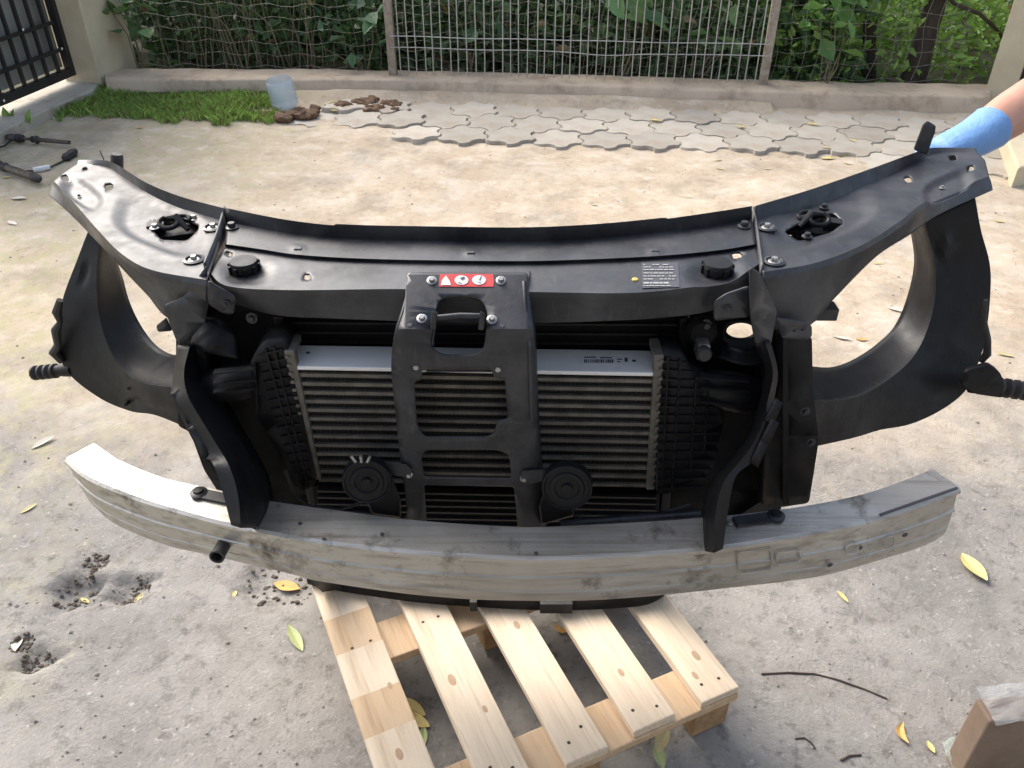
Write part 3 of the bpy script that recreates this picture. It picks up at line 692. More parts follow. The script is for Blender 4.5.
def leaf(px, py, lpx, ang_, kind, c, label, group=None, z=None):
    z0 = z if z is not None else 0; p = Zp(px, py, z0)
    if z is None: p.z = gh(p.x, p.y)
    dep = p.y * math.cos(TH) + (H - p.z) * math.sin(TH); L_ = lpx * dep / F
    if (kind, c) not in lmc: d = lm[kind].copy(); d.materials.clear(); d.materials.append(LC[c]); lmc[(kind, c)] = d
    o = bpy.data.objects.new('fallen_leaf', lmc[(kind, c)]); col.objects.link(o)
    o.matrix_world = Matrix.Translation(p + Vector((0, 0, .001))) @ Matrix.Rotation(R(ang_), 4, 'Z') @ Matrix.Rotation(R(random.uniform(-6, 6)), 4, 'X') @ Matrix.Scale(L_, 4)
    tag(o, label, 'leaf', group)
leaf(974, 567, 40, 8, 1, 'yellow', 'largest yellow fallen leaf on the concrete right of the bumper beam')
leaf(906, 732, 24, -10, 2, 'orange', 'curled orange fallen leaf near the cardboard box')
leaf(932, 745, 14, 5, 1, 'yellow', 'tiny pale yellow leaf right of the curled orange leaf')
leaf(295, 637, 36, 35, 0, 'green', 'pale green willow leaf left of the pallet')
leaf(843, 595, 16, 25, 0, 'yellow', 'small yellow leaf under the right end of the bumper beam')
leaf(43, 441, 26, -40, 0, 'white', 'bleached leaf left of the bumper beam tip')
leaf(28, 507, 18, -35, 0, 'pale', 'pale leaf at the left edge below the bumper beam tip')
leaf(136, 588, 16, -25, 0, 'pale', 'pale leaf in the right-hand pit at the lower left')
leaf(80, 589, 14, 60, 0, 'yellow', 'yellow leaf scraps in the left-hand pit at the lower left')
leaf(234, 591, 10, 0, 1, 'yellow', 'tiny yellow leaf below the black tow tube')
leaf(286, 581, 30, 70, 1, 'orange', 'rust-orange leaf in the soil hollow left of the pallet')
leaf(16, 638, 22, 10, 1, 'white', 'bleached crumpled leaf at the lower left edge')
leaf(412, 706, 34, 55, 1, 'yellow', 'uppermost of the yellow leaves between the pallet boards')
leaf(417, 719, 30, 60, 1, 'yellow', 'middle one of the yellow leaves between the pallet boards')
leaf(424, 735, 20, 5, 1, 'green', 'lowest greenish leaf between the pallet boards')
leaf(660, 756, 28, 5, 1, 'green', 'greenish yellow leaf under the near edge of the pallet', z=.01)
leaf(470, 700, 16, 40, 2, 'brown', 'brown leaf in the dark gap between the second and third pallet boards')
leaf(562, 627, 18, 60, 2, 'orange', 'dry orange leaf in the gap under the bumper beam')
leaf(663, 742, 30, -30, 1, 'pale', 'pale leaf below the right corner of the pallet', z=.02)
leaf(612, 628, 16, 30, 0, 'pale', 'pale leaf between the right pallet boards')
for (px, py, l, an_, k, c, lab) in ((655, 121, 12, 70, 1, 'yellow', 'yellow leaf in the middle of the pavers at their front edge'), (683, 84, 8, 80, 0, 'yellow', 'yellow leaf scrap at the foot of the kerb'),
        (740, 127, 12, 60, 0, 'yellow', 'yellow leaf on the pavers below the rusty fence post'), (812, 125, 14, 55, 0, 'yellow', 'long yellow leaf on the right-hand pavers'),
        (826, 148, 10, 60, 0, 'pale', 'pale leaf on the frontmost right-hand paver'), (852, 141, 10, 40, 0, 'yellow', 'rightmost yellow leaf on the pavers'),
        (685, 105, 12, 150, 2, 'brown', 'curled brown leaf on the pavers near the kerb'), (332, 103, 12, 150, 0, 'yellow', 'upper yellow leaf among the soil clods'),
        (334, 111, 10, 80, 1, 'yellow', 'lower yellow leaf among the soil clods'), (718, 114, 6, 20, 0, 'pale', 'tiny pale leaf on the pavers left of the rusty post')):
    leaf(px, py, l, an_, k, c, lab, 'leaves on the pavers', z=.012)
for (px, py, l, an_, k, c, lab) in ((828, 157, 14, 80, 1, 'yellow', 'broad yellow leaf in front of the right-hand pavers'), (842, 155, 10, 60, 0, 'yellow', 'narrow yellow leaf beside the brown twig'),
        (660, 147, 12, 90, 0, 'yellow', 'yellow leaf under the front edge of the middle pavers'), (736, 149, 12, 30, 0, 'yellow', 'yellow leaf standing at the paver edge above the right arm'),
        (847, 163, 8, 60, 0, 'pale', 'pale leaf just behind the lip of the right arm'), (689, 195, 8, 40, 0, 'pale', 'tiny pale leaf on the sand just behind the cross-member, right part'),
        (595, 205, 8, 70, 0, 'pale', 'tiny pale leaf on the sand just behind the cross-member, middle'), (444, 187, 7, 20, 0, 'pale', 'tiny pale leaf on the sand behind the bracket'),
        (767, 168, 8, 80, 0, 'pale', 'small pale leaf on the sand behind the right seam rib'), (720, 168, 9, 60, 0, 'pale', 'small pale leaf on the open sand, lower of two'),
        (718, 160, 9, 110, 0, 'pale', 'small pale leaf on the open sand, upper of two'), (1000, 219, 10, 80, 1, 'yellow', 'yellow leaf on the dirt right of the right wing'),
        (896, 309, 16, 50, 0, 'white', 'bleached leaf seen high in the right lamp opening'), (842, 336, 18, 70, 0, 'white', 'longest bleached leaf seen low in the right lamp opening'),
        (862, 336, 12, 80, 2, 'orange', 'curled orange leaf seen in the right lamp opening'), (1006, 353, 16, 70, 0, 'pale', 'pale leaf at the right edge above the ribbed stud'),
        (878, 262, 10, 80, 0, 'pale', 'pale leaf right under the right arm in the lamp opening'), (140, 128, 8, 80, 2, 'orange', 'curled orange leaf at the front edge of the grass'),
        (50, 118, 9, 80, 1, 'white', 'bleached leaf at the left corner of the grass'), (18, 196, 16, 90, 1, 'white', 'bleached leaf below the shock absorber'),
        (5, 176, 12, 80, 0, 'yellow', 'yellow leaf beside the shock absorber at the left edge'), (12, 222, 14, 60, 1, 'white', 'bleached leaf at the left edge below the left wing tip')):
    leaf(px, py, l, an_, k, c, lab, 'leaves on the dirt')
# sticks
def stick(pts, r, label, m=M_stick):
    mb = MB(); P3 = []
    for x, y in pts: p = Zp(x, y, 0); p.z = gh(p.x, p.y) + r * .8; P3.append(p)
    mb.tube(P3, r, 6); tag(mb.build('stick', m, smooth=True), label, 'stick')
stick([(762, 672), (790, 671), (815, 672), (840, 678), (865, 687), (888, 696)], .0022, 'thin dark curved stick on the concrete right of the pallet')
stick([(842, 759), (850, 754), (862, 753)], .0025, 'short dark twig near the bottom edge, left of the curled orange leaf')
stick([(796, 737), (805, 736), (812, 741), (816, 747)], .002, 'short curved twig between pallet and curled orange leaf')
stick([(836, 154), (850, 152), (868, 157)], .005, 'brown twig among leaves in front of the pavers', M_stalk)

# greasy driveshafts and cables at the left edge
def turned(name, parts, label, parent_mat=M_rust):
    pass
def shaft(A, Bq, segs, label, name='drive_shaft'):
    """segs: (part name, material, t0, t1, radius list)"""
    a_, b_ = Zp(*A, 0), Zp(*Bq, 0); a_.z = b_.z = max(max(s[4]) for s in segs) * .65; root = empty(name, (a_ + b_) / 2 * Vector((1, 1, 0)).length * 0 + Vector(((a_.x + b_.x) / 2, (a_.y + b_.y) / 2, 0)), label, 'car part')
    for nm, m, t0, t1, rs in segs:
        rs = [q_ * .72 for q_ in rs]; mb = MB(); n = len(rs); ps = [a_.lerp(b_, t0 + (t1 - t0) * i / (n - 1)) for i in range(n)]
        mb.tube(ps, list(rs), 14); mb.build(nm, m, root, smooth=True, angle=50)
shaft((8, 141), (71, 146.5), [('joint', M_rust, 0, .16, (.02, .03, .03, .022)), ('boot', M_rubber, .14, .28, (.02, .034, .024, .036, .026, .032, .014)), ('rod', M_rust, .26, .47, (.012, .012)), ('boot', M_rubber, .38, .52, (.014, .028, .022, .034, .02)), ('stub', M_rust, .5, 1.0, (.017, .017, .016, .016))], 'upper greasy drive shaft with two boots lying at the left edge')
shaft((-14, 164), (42, 184), [('boot', M_rubber, .0, .44, (.024, .03, .024, .034, .026, .036, .026, .036, .024)), ('tube', M_rust, .42, .86, (.026, .03, .03, .028)), ('cap', M_rubber, .84, 1.0, (.026, .034, .034, .03, .012))], 'thick grey shock absorber tube lying at the left edge', 'shock_absorber')
shaft((-12, 138), (33, 122), [('rod', M_rust, 0, .7, (.02, .02, .018)), ('joint', M_rubber, .55, 1.0, (.018, .036, .026, .036, .022, .014))], 'dark shaft lying against the gate sill at the left edge')
root = empty('cable', Zp(45, 168, 0) , 'black cable with pale sleeve and plug beside the shafts', 'cable')
def gz(px, py, h=.008): p = Zp(px, py, 0); p.z = gh(p.x, p.y) + h; return p
mb = MB(); mb.tube([gz(x, y) for x, y in ((6, 168), (14, 170), (24, 171), (36, 171), (50, 168), (58, 164), (66, 160))], .005, 6); mb.build('wire', M_rubber, root, smooth=True)
mb = MB(); mb.tube([gz(x, y, .014) for x, y in ((34, 171.5), (42, 170.5), (50, 168.5))], [.014, .016, .013], 8); mb.build('sleeve', M_white, root, smooth=True)
mb = MB(); mb.tube([gz(x, y, .02) for x, y in ((64, 161), (67, 159.5), (70, 158), (73, 156), (76, 153.5))], [.012, .026, .022, .026, .016], 8); mb.build('plug', M_rubber, root, smooth=True)
mb = MB(); mb.tube([gz(x, y, .02) for x, y in ((-6, 128), (6, 129), (12, 136), (11, 143), (5, 148), (-4, 150))], .006, 6); mb.tube([gz(x, y, .012) for x, y in ((-5, 136), (5, 134), (9, 130))], .006, 6)
tag(mb.build('cable_loop', M_rubber, smooth=True), 'black cable loop in the heap at the left edge', 'cable')

# cardboard box and film, lower right corner
b = Zp(990, 722, .20); root = empty('cardboard_box', (b.x + .15, b.y + .05, 0), 'brown cardboard box in the lower right corner, wrapped in clear film', 'box')
ex = Vector((.995, .08, 0)); ey = Vector((-.08, .995, 0)); bl = [Vector((b.x, b.y, 0)), Vector((b.x, b.y, 0)) + ex * .3, Vector((b.x, b.y, 0)) + ex * .3 + ey * .05, Vector((b.x, b.y, 0)) + ey * .05]
mb = MB(); mb.hexa(bl, [p + Vector((0, 0, .20)) for p in bl]); mb.build('carton', M_card, root, mods=[bevel(.004)])
vs = []; N = 14
for i in range(N + 1):
    for j in range(N + 1):
        p = Vector((b.x, b.y, .203)) + ex * (.002 + .31 * i / N) + ey * (-.012 + .075 * j / N); p.z += .016 * abs(noise.noise(p * 22)) + .010 * abs(noise.noise(p * 40)) + .012 * j / N; vs.append(p)
mk('clear_wrap', vs, [(i * (N + 1) + j, i * (N + 1) + j + 1, (i + 1) * (N + 1) + j + 1, (i + 1) * (N + 1) + j) for i in range(N) for j in range(N)], M_film, root)
c0 = Zp(968, 765, 0); vs = []
for i in range(N + 1):
    for j in range(N + 1):
        p = Vector((c0.x - .045 + .085 * i / N, c0.y - .08 + .115 * j / N, 0)); p.z = .012 + .035 * abs(noise.noise(p * 25)) + .02 * abs(noise.noise(p * 55)); vs.append(p)
tag(mk('plastic_bag', vs, [(i * (N + 1) + j, i * (N + 1) + j + 1, (i + 1) * (N + 1) + j + 1, (i + 1) * (N + 1) + j) for i in range(N) for j in range(N)], M_gfilm), 'crumpled greenish clear plastic bag beside the cardboard box', 'plastic bag')

# ------------------------------------------------------------------ pallet
PT = .135
pc = Zp(739, 687, PT); near = Zp(712, 712, PT); far = Zp(668, 597, PT)
bd = (far - pc); bd.z = 0; bd.normalize(); bs = Vector((-bd.y, bd.x, 0))       # along boards, across to the left
if bs.x > 0: bs = -bs
pal = empty('pallet', pc + bs * .35 + bd * .42 - Vector((0, 0, PT)), 'small pale softwood pallet carrying the car part', 'pallet')
BW = .090; SP = .1545; BL = .86
Mr = Matrix((bd, bs, Vector((0, 0, 1)))).transposed()
def pbox(name, s, t, z, l, w_, h, m, jit=0):
    """s along the boards, t across (both to the centre)"""
    me = bpy.data.meshes.new(name); bm = bmesh.new(); bmesh.ops.create_cube(bm, size=1)
    for v in bm.verts: v.co = Vector((v.co.x * l, v.co.y * w_, v.co.z * h)) + Vector((random.uniform(-1, 1) * .0015, random.uniform(-1, 1) * .0015, 0)) * (0 if name == 'board_length' else 1)
    bm.to_mesh(me); bm.free(); me.materials.append(m); o = bpy.data.objects.new(name, me); col.objects.link(o); adopt(o, pal)
    c = Vector((pc.x, pc.y, 0)) + bd * s + bs * t + Vector((0, 0, z)); o.matrix_basis = Matrix.Translation(c) @ Mr.to_4x4() @ Matrix.Rotation(R(jit), 4, 'Z')
    if name != 'board_length': bevel(.0025)(o)
    return o
nme = None
for i in range(5):
    t = BW / 2 + i * SP + (.01 if i == 4 else 0); wd_ = BW + (.012 if i == 4 else (.004 if i % 2 else 0))
    s0 = .0 if i in (0,) else random.uniform(-.006, .008)
    if i == 4:      # finger-jointed board: alternating short lengths
        x_ = s0
        for k_, l_ in enumerate((.10, .11, .095, .115, .10, .12, .11, .11)):
            pbox('board_length', x_ + l_ / 2, t, PT - .01, l_ - .0001, wd_, .02, (M_wood, M_wood2)[k_ % 2]); x_ += l_
    else: pbox('top_board', BL / 2 + s0, t, PT - .01, BL, wd_, .02, (M_wood2, M_wood2, M_wood2, M_wood2, M_wood)[i], random.uniform(-.4, .4))
    for s_ in (.045, .43, .82):
        for dt in (-.022, .02):
            mb = MB(); c = Vector((pc.x, pc.y, PT)) + bd * (s_ + random.uniform(-.012, .012)) + bs * (t + dt + random.uniform(-.006, .006))
            mb.lathe([(0, .0012), (.0028, .001), (.0036, .0002)], c, (0, 0, 1), 8); mb.build('nail', M_nail, pal)
M_knot = mat('wood_knot', (.40, .26, .15), (.46, .32, .20), .7, scale=90)
for (i_, s_, d_, r_) in ((4, .15, .01, .009), (4, .30, -.02, .006), (3, .26, .015, .010), (3, .17, -.02, .006), (2, .33, -.01, .008), (1, .13, .0, .007), (0, .10, -.01, .009), (0, .06, .02, .007)):
    c = Vector((pc.x, pc.y, PT - .0012)) + bd * s_ + bs * (BW / 2 + i_ * SP + d_); o = MB().lathe([(0, .0016), (r_ * .7, .0015), (r_, .0012)], (0, 0, 0), (0, 0, 1), 12).build('knot', M_knot, pal); o.matrix_basis = Matrix.Translation(c) @ Matrix.Rotation(math.atan2(bd.y, bd.x), 4, 'Z') @ Matrix.Diagonal((1.5, .8, 1, 1))
for k, s_ in enumerate((.05, .43, .81)):
    pbox('stringer_board', s_, BW / 2 + 2 * SP, PT - .031, .105, 4 * SP + BW + .004, .021, M_wood)
    for t in (BW / 2, BW / 2 + 2 * SP, BW / 2 + 4 * SP):
        pbox('block', s_ + .004, t, (PT - .042) / 2, .088, .085, PT - .043, M_block)

# ------------------------------------------------------------------ the front-end assembly
base_pt = Vector((0, 1.22, PT))
fe = empty('front_end_assembly', base_pt, 'black car front-end carrier with intercooler, horns and grey bumper beam standing on the pallet', 'car part')
TOPZ = 1.03
def zt(px): return TOPZ + .012 * (px - 512) / 478
def Pz(px, py, dz=0): return Zp(px, py, zt(px) + dz)
def rz(pts, dz): 
    return [(x, y, zt(x) + (dz if not isinstance(dz, (list, tuple)) else dz[i])) for i, (x, y) in enumerate(pts)]
# --- centre panel
lipt = [(226, 208), (288, 220), (346, 226), (434, 228), (520, 229), (590, 226), (656, 220), (714, 212), (752, 206)]
lipb = [(227, 222), (288, 233), (346, 238), (434, 240), (520, 241), (597, 237), (656, 232), (714, 225), (752, 219)]
stp = [(225, 244), (260, 249), (302, 255), (376, 259), (500, 261), (568, 260), (656, 256), (720, 250), (756, 244)]
stp2 = [(x, y + 2.2) for x, y in stp]
fold = [(209, 272), (228, 286), (288, 290), (399, 289), (467, 291), (536, 292), (626, 293), (685, 288), (730, 280), (762, 262)]
fold2 = [(209, 275), (230, 290), (288, 295), (399, 294), (467, 296), (536, 297), (626, 298), (685, 293), (732, 284), (764, 266)]
bot = [(222, 300), (240, 309), (288, 316), (399, 321), (467, 323), (536, 323), (626, 320), (690, 315), (726, 306), (760, 292)]
yb = lambda q, dz: (Zp(q[0], q[1], dz))
rows = [rz(lipt, .022), rz(lipb, 0), rz(stp, .002), rz(stp2, -.004), rz(fold, -.004), rz(fold2, -.012)]
# front face: bottom row directly below the fold -> solve z so that Y matches
fb_ = cr([(x, y, 0) for x, y in fold2], 80); bt_ = cr([(x, y, 0) for x, y in bot], 80); rb = []
for (x, y, _), (x2, y2, _) in zip(fb_, bt_):
    Yq = Zp(x, y, zt(x) - .012).y + .004; rb.append((x2, y2, Yp(x2, y2, Yq).z))
rows.append(rb[::8] if (len(rb) - 1) % 8 == 0 else rb)
cp = psurf('upper_crossmember', rows, 150, [3, 8, 2, 12, 3, 8], M_black, fe, 'z',
      dents=[(246, 272, 30, 15, 0, .007, .6), (716, 272, 32, 16, -8, .007, .6), (471, 253, 9, 4, 0, -.002, .5), (298, 249, 9, 4, 5, -.002, .5), (655, 251, 9, 4, -5, -.002, .5)],
      holes=[rpoly([(225, 251), (232, 251), (233, 256), (226, 256)], 2), rpoly([(304, 273), (310, 273), (310, 280), (304, 280)], 2), rpoly([(732, 252), (742, 252), (742, 258), (732, 258)], 3)],
      extra_first=(0, .004, -.06), extra_last=(0, .03, -.004))
for px, py in ((298, 249), (471, 253), (655, 251)):
    p = Pz(px, py, .003); MB().box(p, (.012, .007, .004)).build('clip', M_black, cp, mods=[bevel(.001)])
# caps
for px, py in ((245, 270), (717, 272)):
    p = Pz(px, py, -.010); mb = MB(); mb.lathe([(.020, 0), (.022, .001), (.022, .014), (.0205, .0165), (0, .017)], p, (0, 0, 1), 28)
    for k in range(10):
        a_ = k * 36; mb.box(p + Vector((math.cos(R(a_)) * .0225, math.sin(R(a_)) * .0225, .006)), (.005, .005, .012), Matrix.Rotation(R(a_), 3, 'Z'))
    mb.build('buffer_cap', M_plastic, fe, smooth=True, angle=40)
# --- headlight arms
LA = [rz([(78, 160), (106, 160.5), (121, 167), (147, 183), (182, 197), (225, 208.5)], [.002, .012, .02, .02, .02, .02]),
      rz([(77, 164), (106, 167), (123, 177), (148, 193), (182, 208), (223, 221)], 0),
      rz([(65, 172), (92, 190), (116, 209), (145, 229), (180, 243), (217, 250)], 0),
      rz([(54, 181), (76, 205), (98, 230), (122, 254), (152, 270), (207, 280)], 0),
      rz([(52, 184), (75, 209), (99, 235), (124, 260), (154, 276), (207, 286)], -.008),
      rz([(49, 195), (72, 216), (101, 246), (128, 275), (148, 296), (168, 318), (205, 326)], [-.02, -.03, -.045, -.06, -.075, -.09, -.10])]
hL = [rpoly([(146, 219), (180, 213), (200, 224), (186, 237), (160, 236)], 4), rpoly([(104, 184), (113, 183), (114, 189), (106, 191)], 3), rpoly([(60, 176), (67, 174), (69, 178), (62, 180)], 2), rpoly([(82, 168), (87, 167), (88, 170), (83, 171)], 1)]
aL = psurf('headlight_arm', LA, 150, [4, 14, 14, 2, 10], M_black, fe, 'z', holes=hL,
      dents=[(160, 224, 52, 26, 22, .007, .35), (82, 192, 26, 13, 35, .010, .5)], extra_first=(0, .004, -.05))
RA = [rz([(755, 206), (812, 189), (870, 169), (911, 154), (930, 148), (976, 148)], [.02, .02, .02, .02, .01, .002]),
      rz([(757, 220), (812, 204), (876, 181), (911, 163), (932, 154), (977, 152)], 0),
      rz([(758, 246), (815, 228), (870, 209), (915, 186), (945, 172), (985, 160)], 0),
      rz([(763, 272), (815, 263), (862, 245), (900, 221), (930, 199), (989, 176)], 0),
      rz([(764, 279), (817, 269), (864, 250), (902, 226), (932, 204), (991, 181)], -.008),
      rz([(776, 330), (810, 325), (834, 299), (876, 257), (911, 234), (938, 215), (993, 190)], [-.10, -.10, -.085, -.06, -.045, -.03, -.02])]
hR = [rpoly([(784, 228), (803, 218), (834, 209), (845, 219), (832, 229), (800, 238)], 4), rpoly([(903, 177), (911, 176), (913, 182), (906, 183)], 3), rpoly([(948, 156), (956, 155), (957, 160), (950, 161)], 2), rpoly([(966, 166), (974, 165), (975, 170), (968, 171)], 2)]
aR = psurf('headlight_arm', RA, 150, [4, 14, 14, 2, 10], M_black, fe, 'z', holes=hR,
      dents=[(822, 218, 60, 24, -20, .006, .35), (948, 186, 30, 13, -25, .010, .45)], extra_first=(0, .004, -.05))
# bottom trays close the hollow arms
for rws, sg in ((LA, -1), (RA, 1)):
    A_ = cr(rws[1], 30); B_ = cr(rws[5], 30); vs = []
    for p, q in zip(A_, B_): vs += [Zp(p[0], p[1], p[2]) + Vector((0, 0, -.05)), Zp(*q) + Vector((0, .01, -.002))]
    mk('arm_underside', vs, [(2 * i, 2 * i + 1, 2 * i + 3, 2 * i + 2) for i in range(30)], M_dark, aL if sg < 0 else aR, smooth=True, mods=[solid(.002)])
# upright tab on the right wing, small peg on the left
plate('upright_tab', rpoly([(914, 150), (924, 124), (928, 121), (936, 126), (935, 132), (927, 155)], 2), [], lambda x, y: Yp(x, y, Pz(918, 158).y), M_black, aR, .004)
mb = MB(); p = Pz(117, 167, .0); mb.lathe([(.012, -.01), (.012, .022), (.010, .026), (0, .026)], p, (.2, .1, 1), 16); mb.build('rubber_stop', M_rubber, aL, smooth=True, angle=45)
mb = MB(); p = Pz(104, 160, .0); mb.tube([p, p + Vector((-.003, 0, .02))], .0012, 5); mb.build('pin', M_rubber, aL)
# bolts (shared mesh)
mb = MB(); mb.lathe([(.0105, 0), (.0105, .0015), (.0085, .0025), (.006, .0025)], (0, 0, 0), (0, 0, 1), 18); mb.lathe([(.006, .002), (.006, .0075), (.0052, .009), (0, .009)], (0, 0, 0), (0, 0, 1), 6)
o = mb.build('bolt', M_bolt, smooth=True, angle=30); bolt_me = o.data; bpy.data.objects.remove(o)
mb = MB(); mb.lathe([(.010, 0), (.010, .002), (.006, .003), (.006, .007), (.005, .009), (0, .009)], (0, 0, 0), (0, 0, 1), 14)
o = mb.build('bolt', M_black, smooth=True, angle=30); bbolt_me = o.data; bpy.data.objects.remove(o)
mb = MB(); mb.lathe([(.016, -.001), (.017, .002), (.0125, .0035), (.011, .001)], (0, 0, 0), (0, 0, 1), 22)
o = mb.build('bolt_boss', M_black, smooth=True, angle=40); boss_me = o.data; bpy.data.objects.remove(o)
def bolt(p, n=(0, 0, 1), s=1.0, par=fe, boss=False, me=None): 
    inst(me or bolt_me, 'bolt', align(p, n, s, random.random()), par)
    if boss: inst(boss_me, 'bolt_boss', align(p, n, 1), par)
for px, py in ((213, 228), (194, 260)): bolt(Pz(px, py, .0005), boss=True, par=aL, s=.85)
for px, py in ((767, 228), (774, 262)): bolt(Pz(px, py, .0005), boss=True, par=aR, s=.9)
for px, py in ((155, 228), (194, 219)): bolt(Pz(px, py, -.005), par=aL, s=.8)
for px, py in ((807, 237), (824, 208)): bolt(Pz(px, py, -.004), par=aR, s=.85, me=bbolt_me)
bolt(Pz(942, 188, -.008), par=aR, s=.5); bolt(Pz(79, 196, -.008), par=aL, s=.4, me=bbolt_me)
for px, py in ((232, 228), (744, 227)): bolt(Pz(px, py, .001), par=cp, s=1.1, me=bbolt_me)
# headlight catch mechanisms in the openings
def catch(cx, cy, sg, par):
    o = Pz(cx, cy, -.012); mb = MB(); 
    def ring(c, r, t, a0, a1, tilt):
        pts = [c + Matrix.Rotation(tilt, 3, 'X') @ Vector((math.cos(R(q)) * r, math.sin(R(q)) * r * .8, 0)) for q in np.linspace(a0, a1, 14)]; mb.tube(pts, t, 7)
    ring(o + Vector((sg * .004, -.008, .012)), .016, .0042, 120, 420, .5); ring(o + Vector((sg * -.012, .010, .010)), .013, .004, -30, 250, .3)
    mb.tube([o + Vector((sg * -.03, -.016, .002)), o + Vector((sg * -.008, 0, .018)), o + Vector((sg * .02, .012, .010))], [.004, .007, .004], 8)
    mb.box(o + Vector((sg * .030, -.002, .000)), (.028, .022, .016), Matrix.Rotation(sg * -.3, 3, 'Z')); mb.box(o + Vector((0, 0, -.012)), (.085, .04, .010), Matrix.Rotation(sg * -.35, 3, 'Z'))
    mb.build('headlight_catch', M_plastic, par, smooth=True, angle=40)
for cx_, cy_, sg_, par_ in ((173, 226, -1, aL), (814, 222, 1, aR)): MB().box(Pz(cx_, cy_, -.040), (.14, .10, .006), Matrix.Rotation(sg_ * .5, 3, 'Z')).build('dark_backing', M_dark, par_)  # dark sheet added under each opening, stands in for the dark hollow
catch(174, 227, -1, aL); catch(814, 224, 1, aR)
mb = MB()
for rg_ in (0,): pass
# --- seam ribs between centre panel and arms (raised flange)
def ribs(pts, dz0, hgt, par, name='seam_rib'):
    vs = []; P_ = cr([(x, y, d) for x, y, d in pts], 20)
    for x, y, d in P_: p = Pz(x, y, d); vs += [p - Vector((0, 0, .05)), p + Vector((0, 0, hgt))]
    mk(name, vs, [(2 * i, 2 * i + 1, 2 * i + 3, 2 * i + 2) for i in range(20)], M_black, par, smooth=True, mods=[solid(.0035, 0)])
ribs([(226, 214, 0), (219, 238, -.001), (208, 266, -.002), (206, 272, -.004)], 0, .014, aL)
ribs([(753, 212, 0), (757, 236, -.001), (761, 266, -.002), (762, 272, -.004)], 0, .010, aR)
# --- fender rings round the lamp openings
def ring_rows(hole, crease, outer, Ys, inward):
    def wy(pts, add):
        n = len(pts); return [(x, y, float(np.interp(i / (n - 1), np.linspace(0, 1, len(Ys)), Ys)) + add) for i, (x, y) in enumerate(pts)]
    c = crease; o = outer
    return [wy(hole, .075), wy(c, .004), wy([(x + inward[0], y + inward[1]) for x, y in c], -.004), wy(o, .012)]
Lh = [(116, 258), (123, 278), (129, 300), (139, 322), (153, 342), (168, 353), (184, 356)]
Lc_ = [(104, 236), (100, 262), (100, 294), (104, 322), (114, 350), (130, 372), (150, 382), (184, 386)]
Lo = [(90, 226), (77, 260), (63, 298), (56, 335), (66, 370), (98, 397), (130, 411), (155, 415), (188, 428)]
rL = psurf('lamp_surround', ring_rows(Lh, Lc_, Lo, [1.40, 1.38, 1.35, 1.32, 1.27, 1.22, 1.15], (-3, 2)), 60, [6, 2, 10], M_plastic, fe, 'y', thick=.0035, angle=30, extra_last=(.006, .05, .004),
     dents=[(84, 275, 5, 16, 14, .006, .8), (150, 398, 45, 10, 18, -.004, .8)])
Rh = [(910, 228), (914, 262), (907, 297), (895, 325), (879, 342), (856, 358), (832, 367), (808, 366)]
Rc_ = [(921, 218), (932, 262), (931, 303), (920, 338), (904, 362), (876, 384), (850, 396), (808, 401)]
Ro = [(975, 196), (981, 230), (990, 265), (990, 300), (985, 340), (978, 364), (966, 390), (943, 409), (911, 424), (880, 430), (853, 438), (808, 448)]
rR = psurf('lamp_surround', ring_rows(Rh, Rc_, Ro, [1.44, 1.42, 1.38, 1.34, 1.28, 1.22, 1.13], (3, 2)), 60, [6, 2, 10], M_plastic, fe, 'y', thick=.0035, angle=30, extra_last=(-.006, .05, .004),
     dents=[(945, 245, 4, 22, -8, -.006, .8), (938, 250, 3, 24, -8, .005, .8)])
# rubber sealing blobs / clips along the outer edges, studs
def stud(p0, p1, rr, par):
    mb = MB(); a_, b_ = Vector(p0), Vector(p1); mb.tube([a_, a_.lerp(b_, .5)], [rr * 1.2, rr * .8], 10); mb.build('stud_arm', M_plastic, par, smooth=True)
    mb = MB(); ps = []; rs = []
    for i in range(15): ps.append(a_.lerp(b_, .42 + .58 * i / 14)); rs.append(rr * (1.15 if i % 4 in (1, 2) else .65))
    mb.tube(ps, rs, 12); mb.build('ribbed_stud', M_rubber, par, smooth=True, angle=40)
stud(Yp(74, 369, 1.34), Yp(35, 373, 1.36), .013, rL); stud(Yp(972, 383, 1.31), Yp(1026, 391, 1.31), .017, rR)
for q in ([(60, 300), (57, 312), (60, 322), (56, 330), (58, 345), (54, 352), (62, 362)],): 
    mb = MB(); mb.tube([Yp(x, y, 1.335) for x, y in q], [.006, .009, .005, .009, .007, .010, .006], 8); mb.build('edge_clip', M_rubber, rL, smooth=True)
mb = MB(); mb.tube([Yp(x, y, 1.33) for x, y in ((986, 300), (984, 320), (988, 340), (987, 354), (981, 362))], [.004, .005, .006, .008, .005], 8); mb.build('edge_clip', M_rubber, rR, smooth=True)
plate('stud_bracket', rpoly([(966, 372), (990, 365), (1000, 372), (1004, 382), (1003, 398), (975, 394), (962, 386)], 4), [], lambda x, y: Yp(x, y, 1.285), M_plastic, rR, .012)
for px, py in ((131, 386), (147, 392), (128, 402)):
    p = Yp(px, py, 1.255); mb = MB(); mb.tube([p, p + Vector((.002, -.014, .004))], [.004, .003], 7); mb.build('stud', M_plastic, rL)
for px, py in ((805, 411), (811, 442)): bolt(Yp(px, py, 1.105), (0, -1, .1), .8, rR, me=bbolt_me)
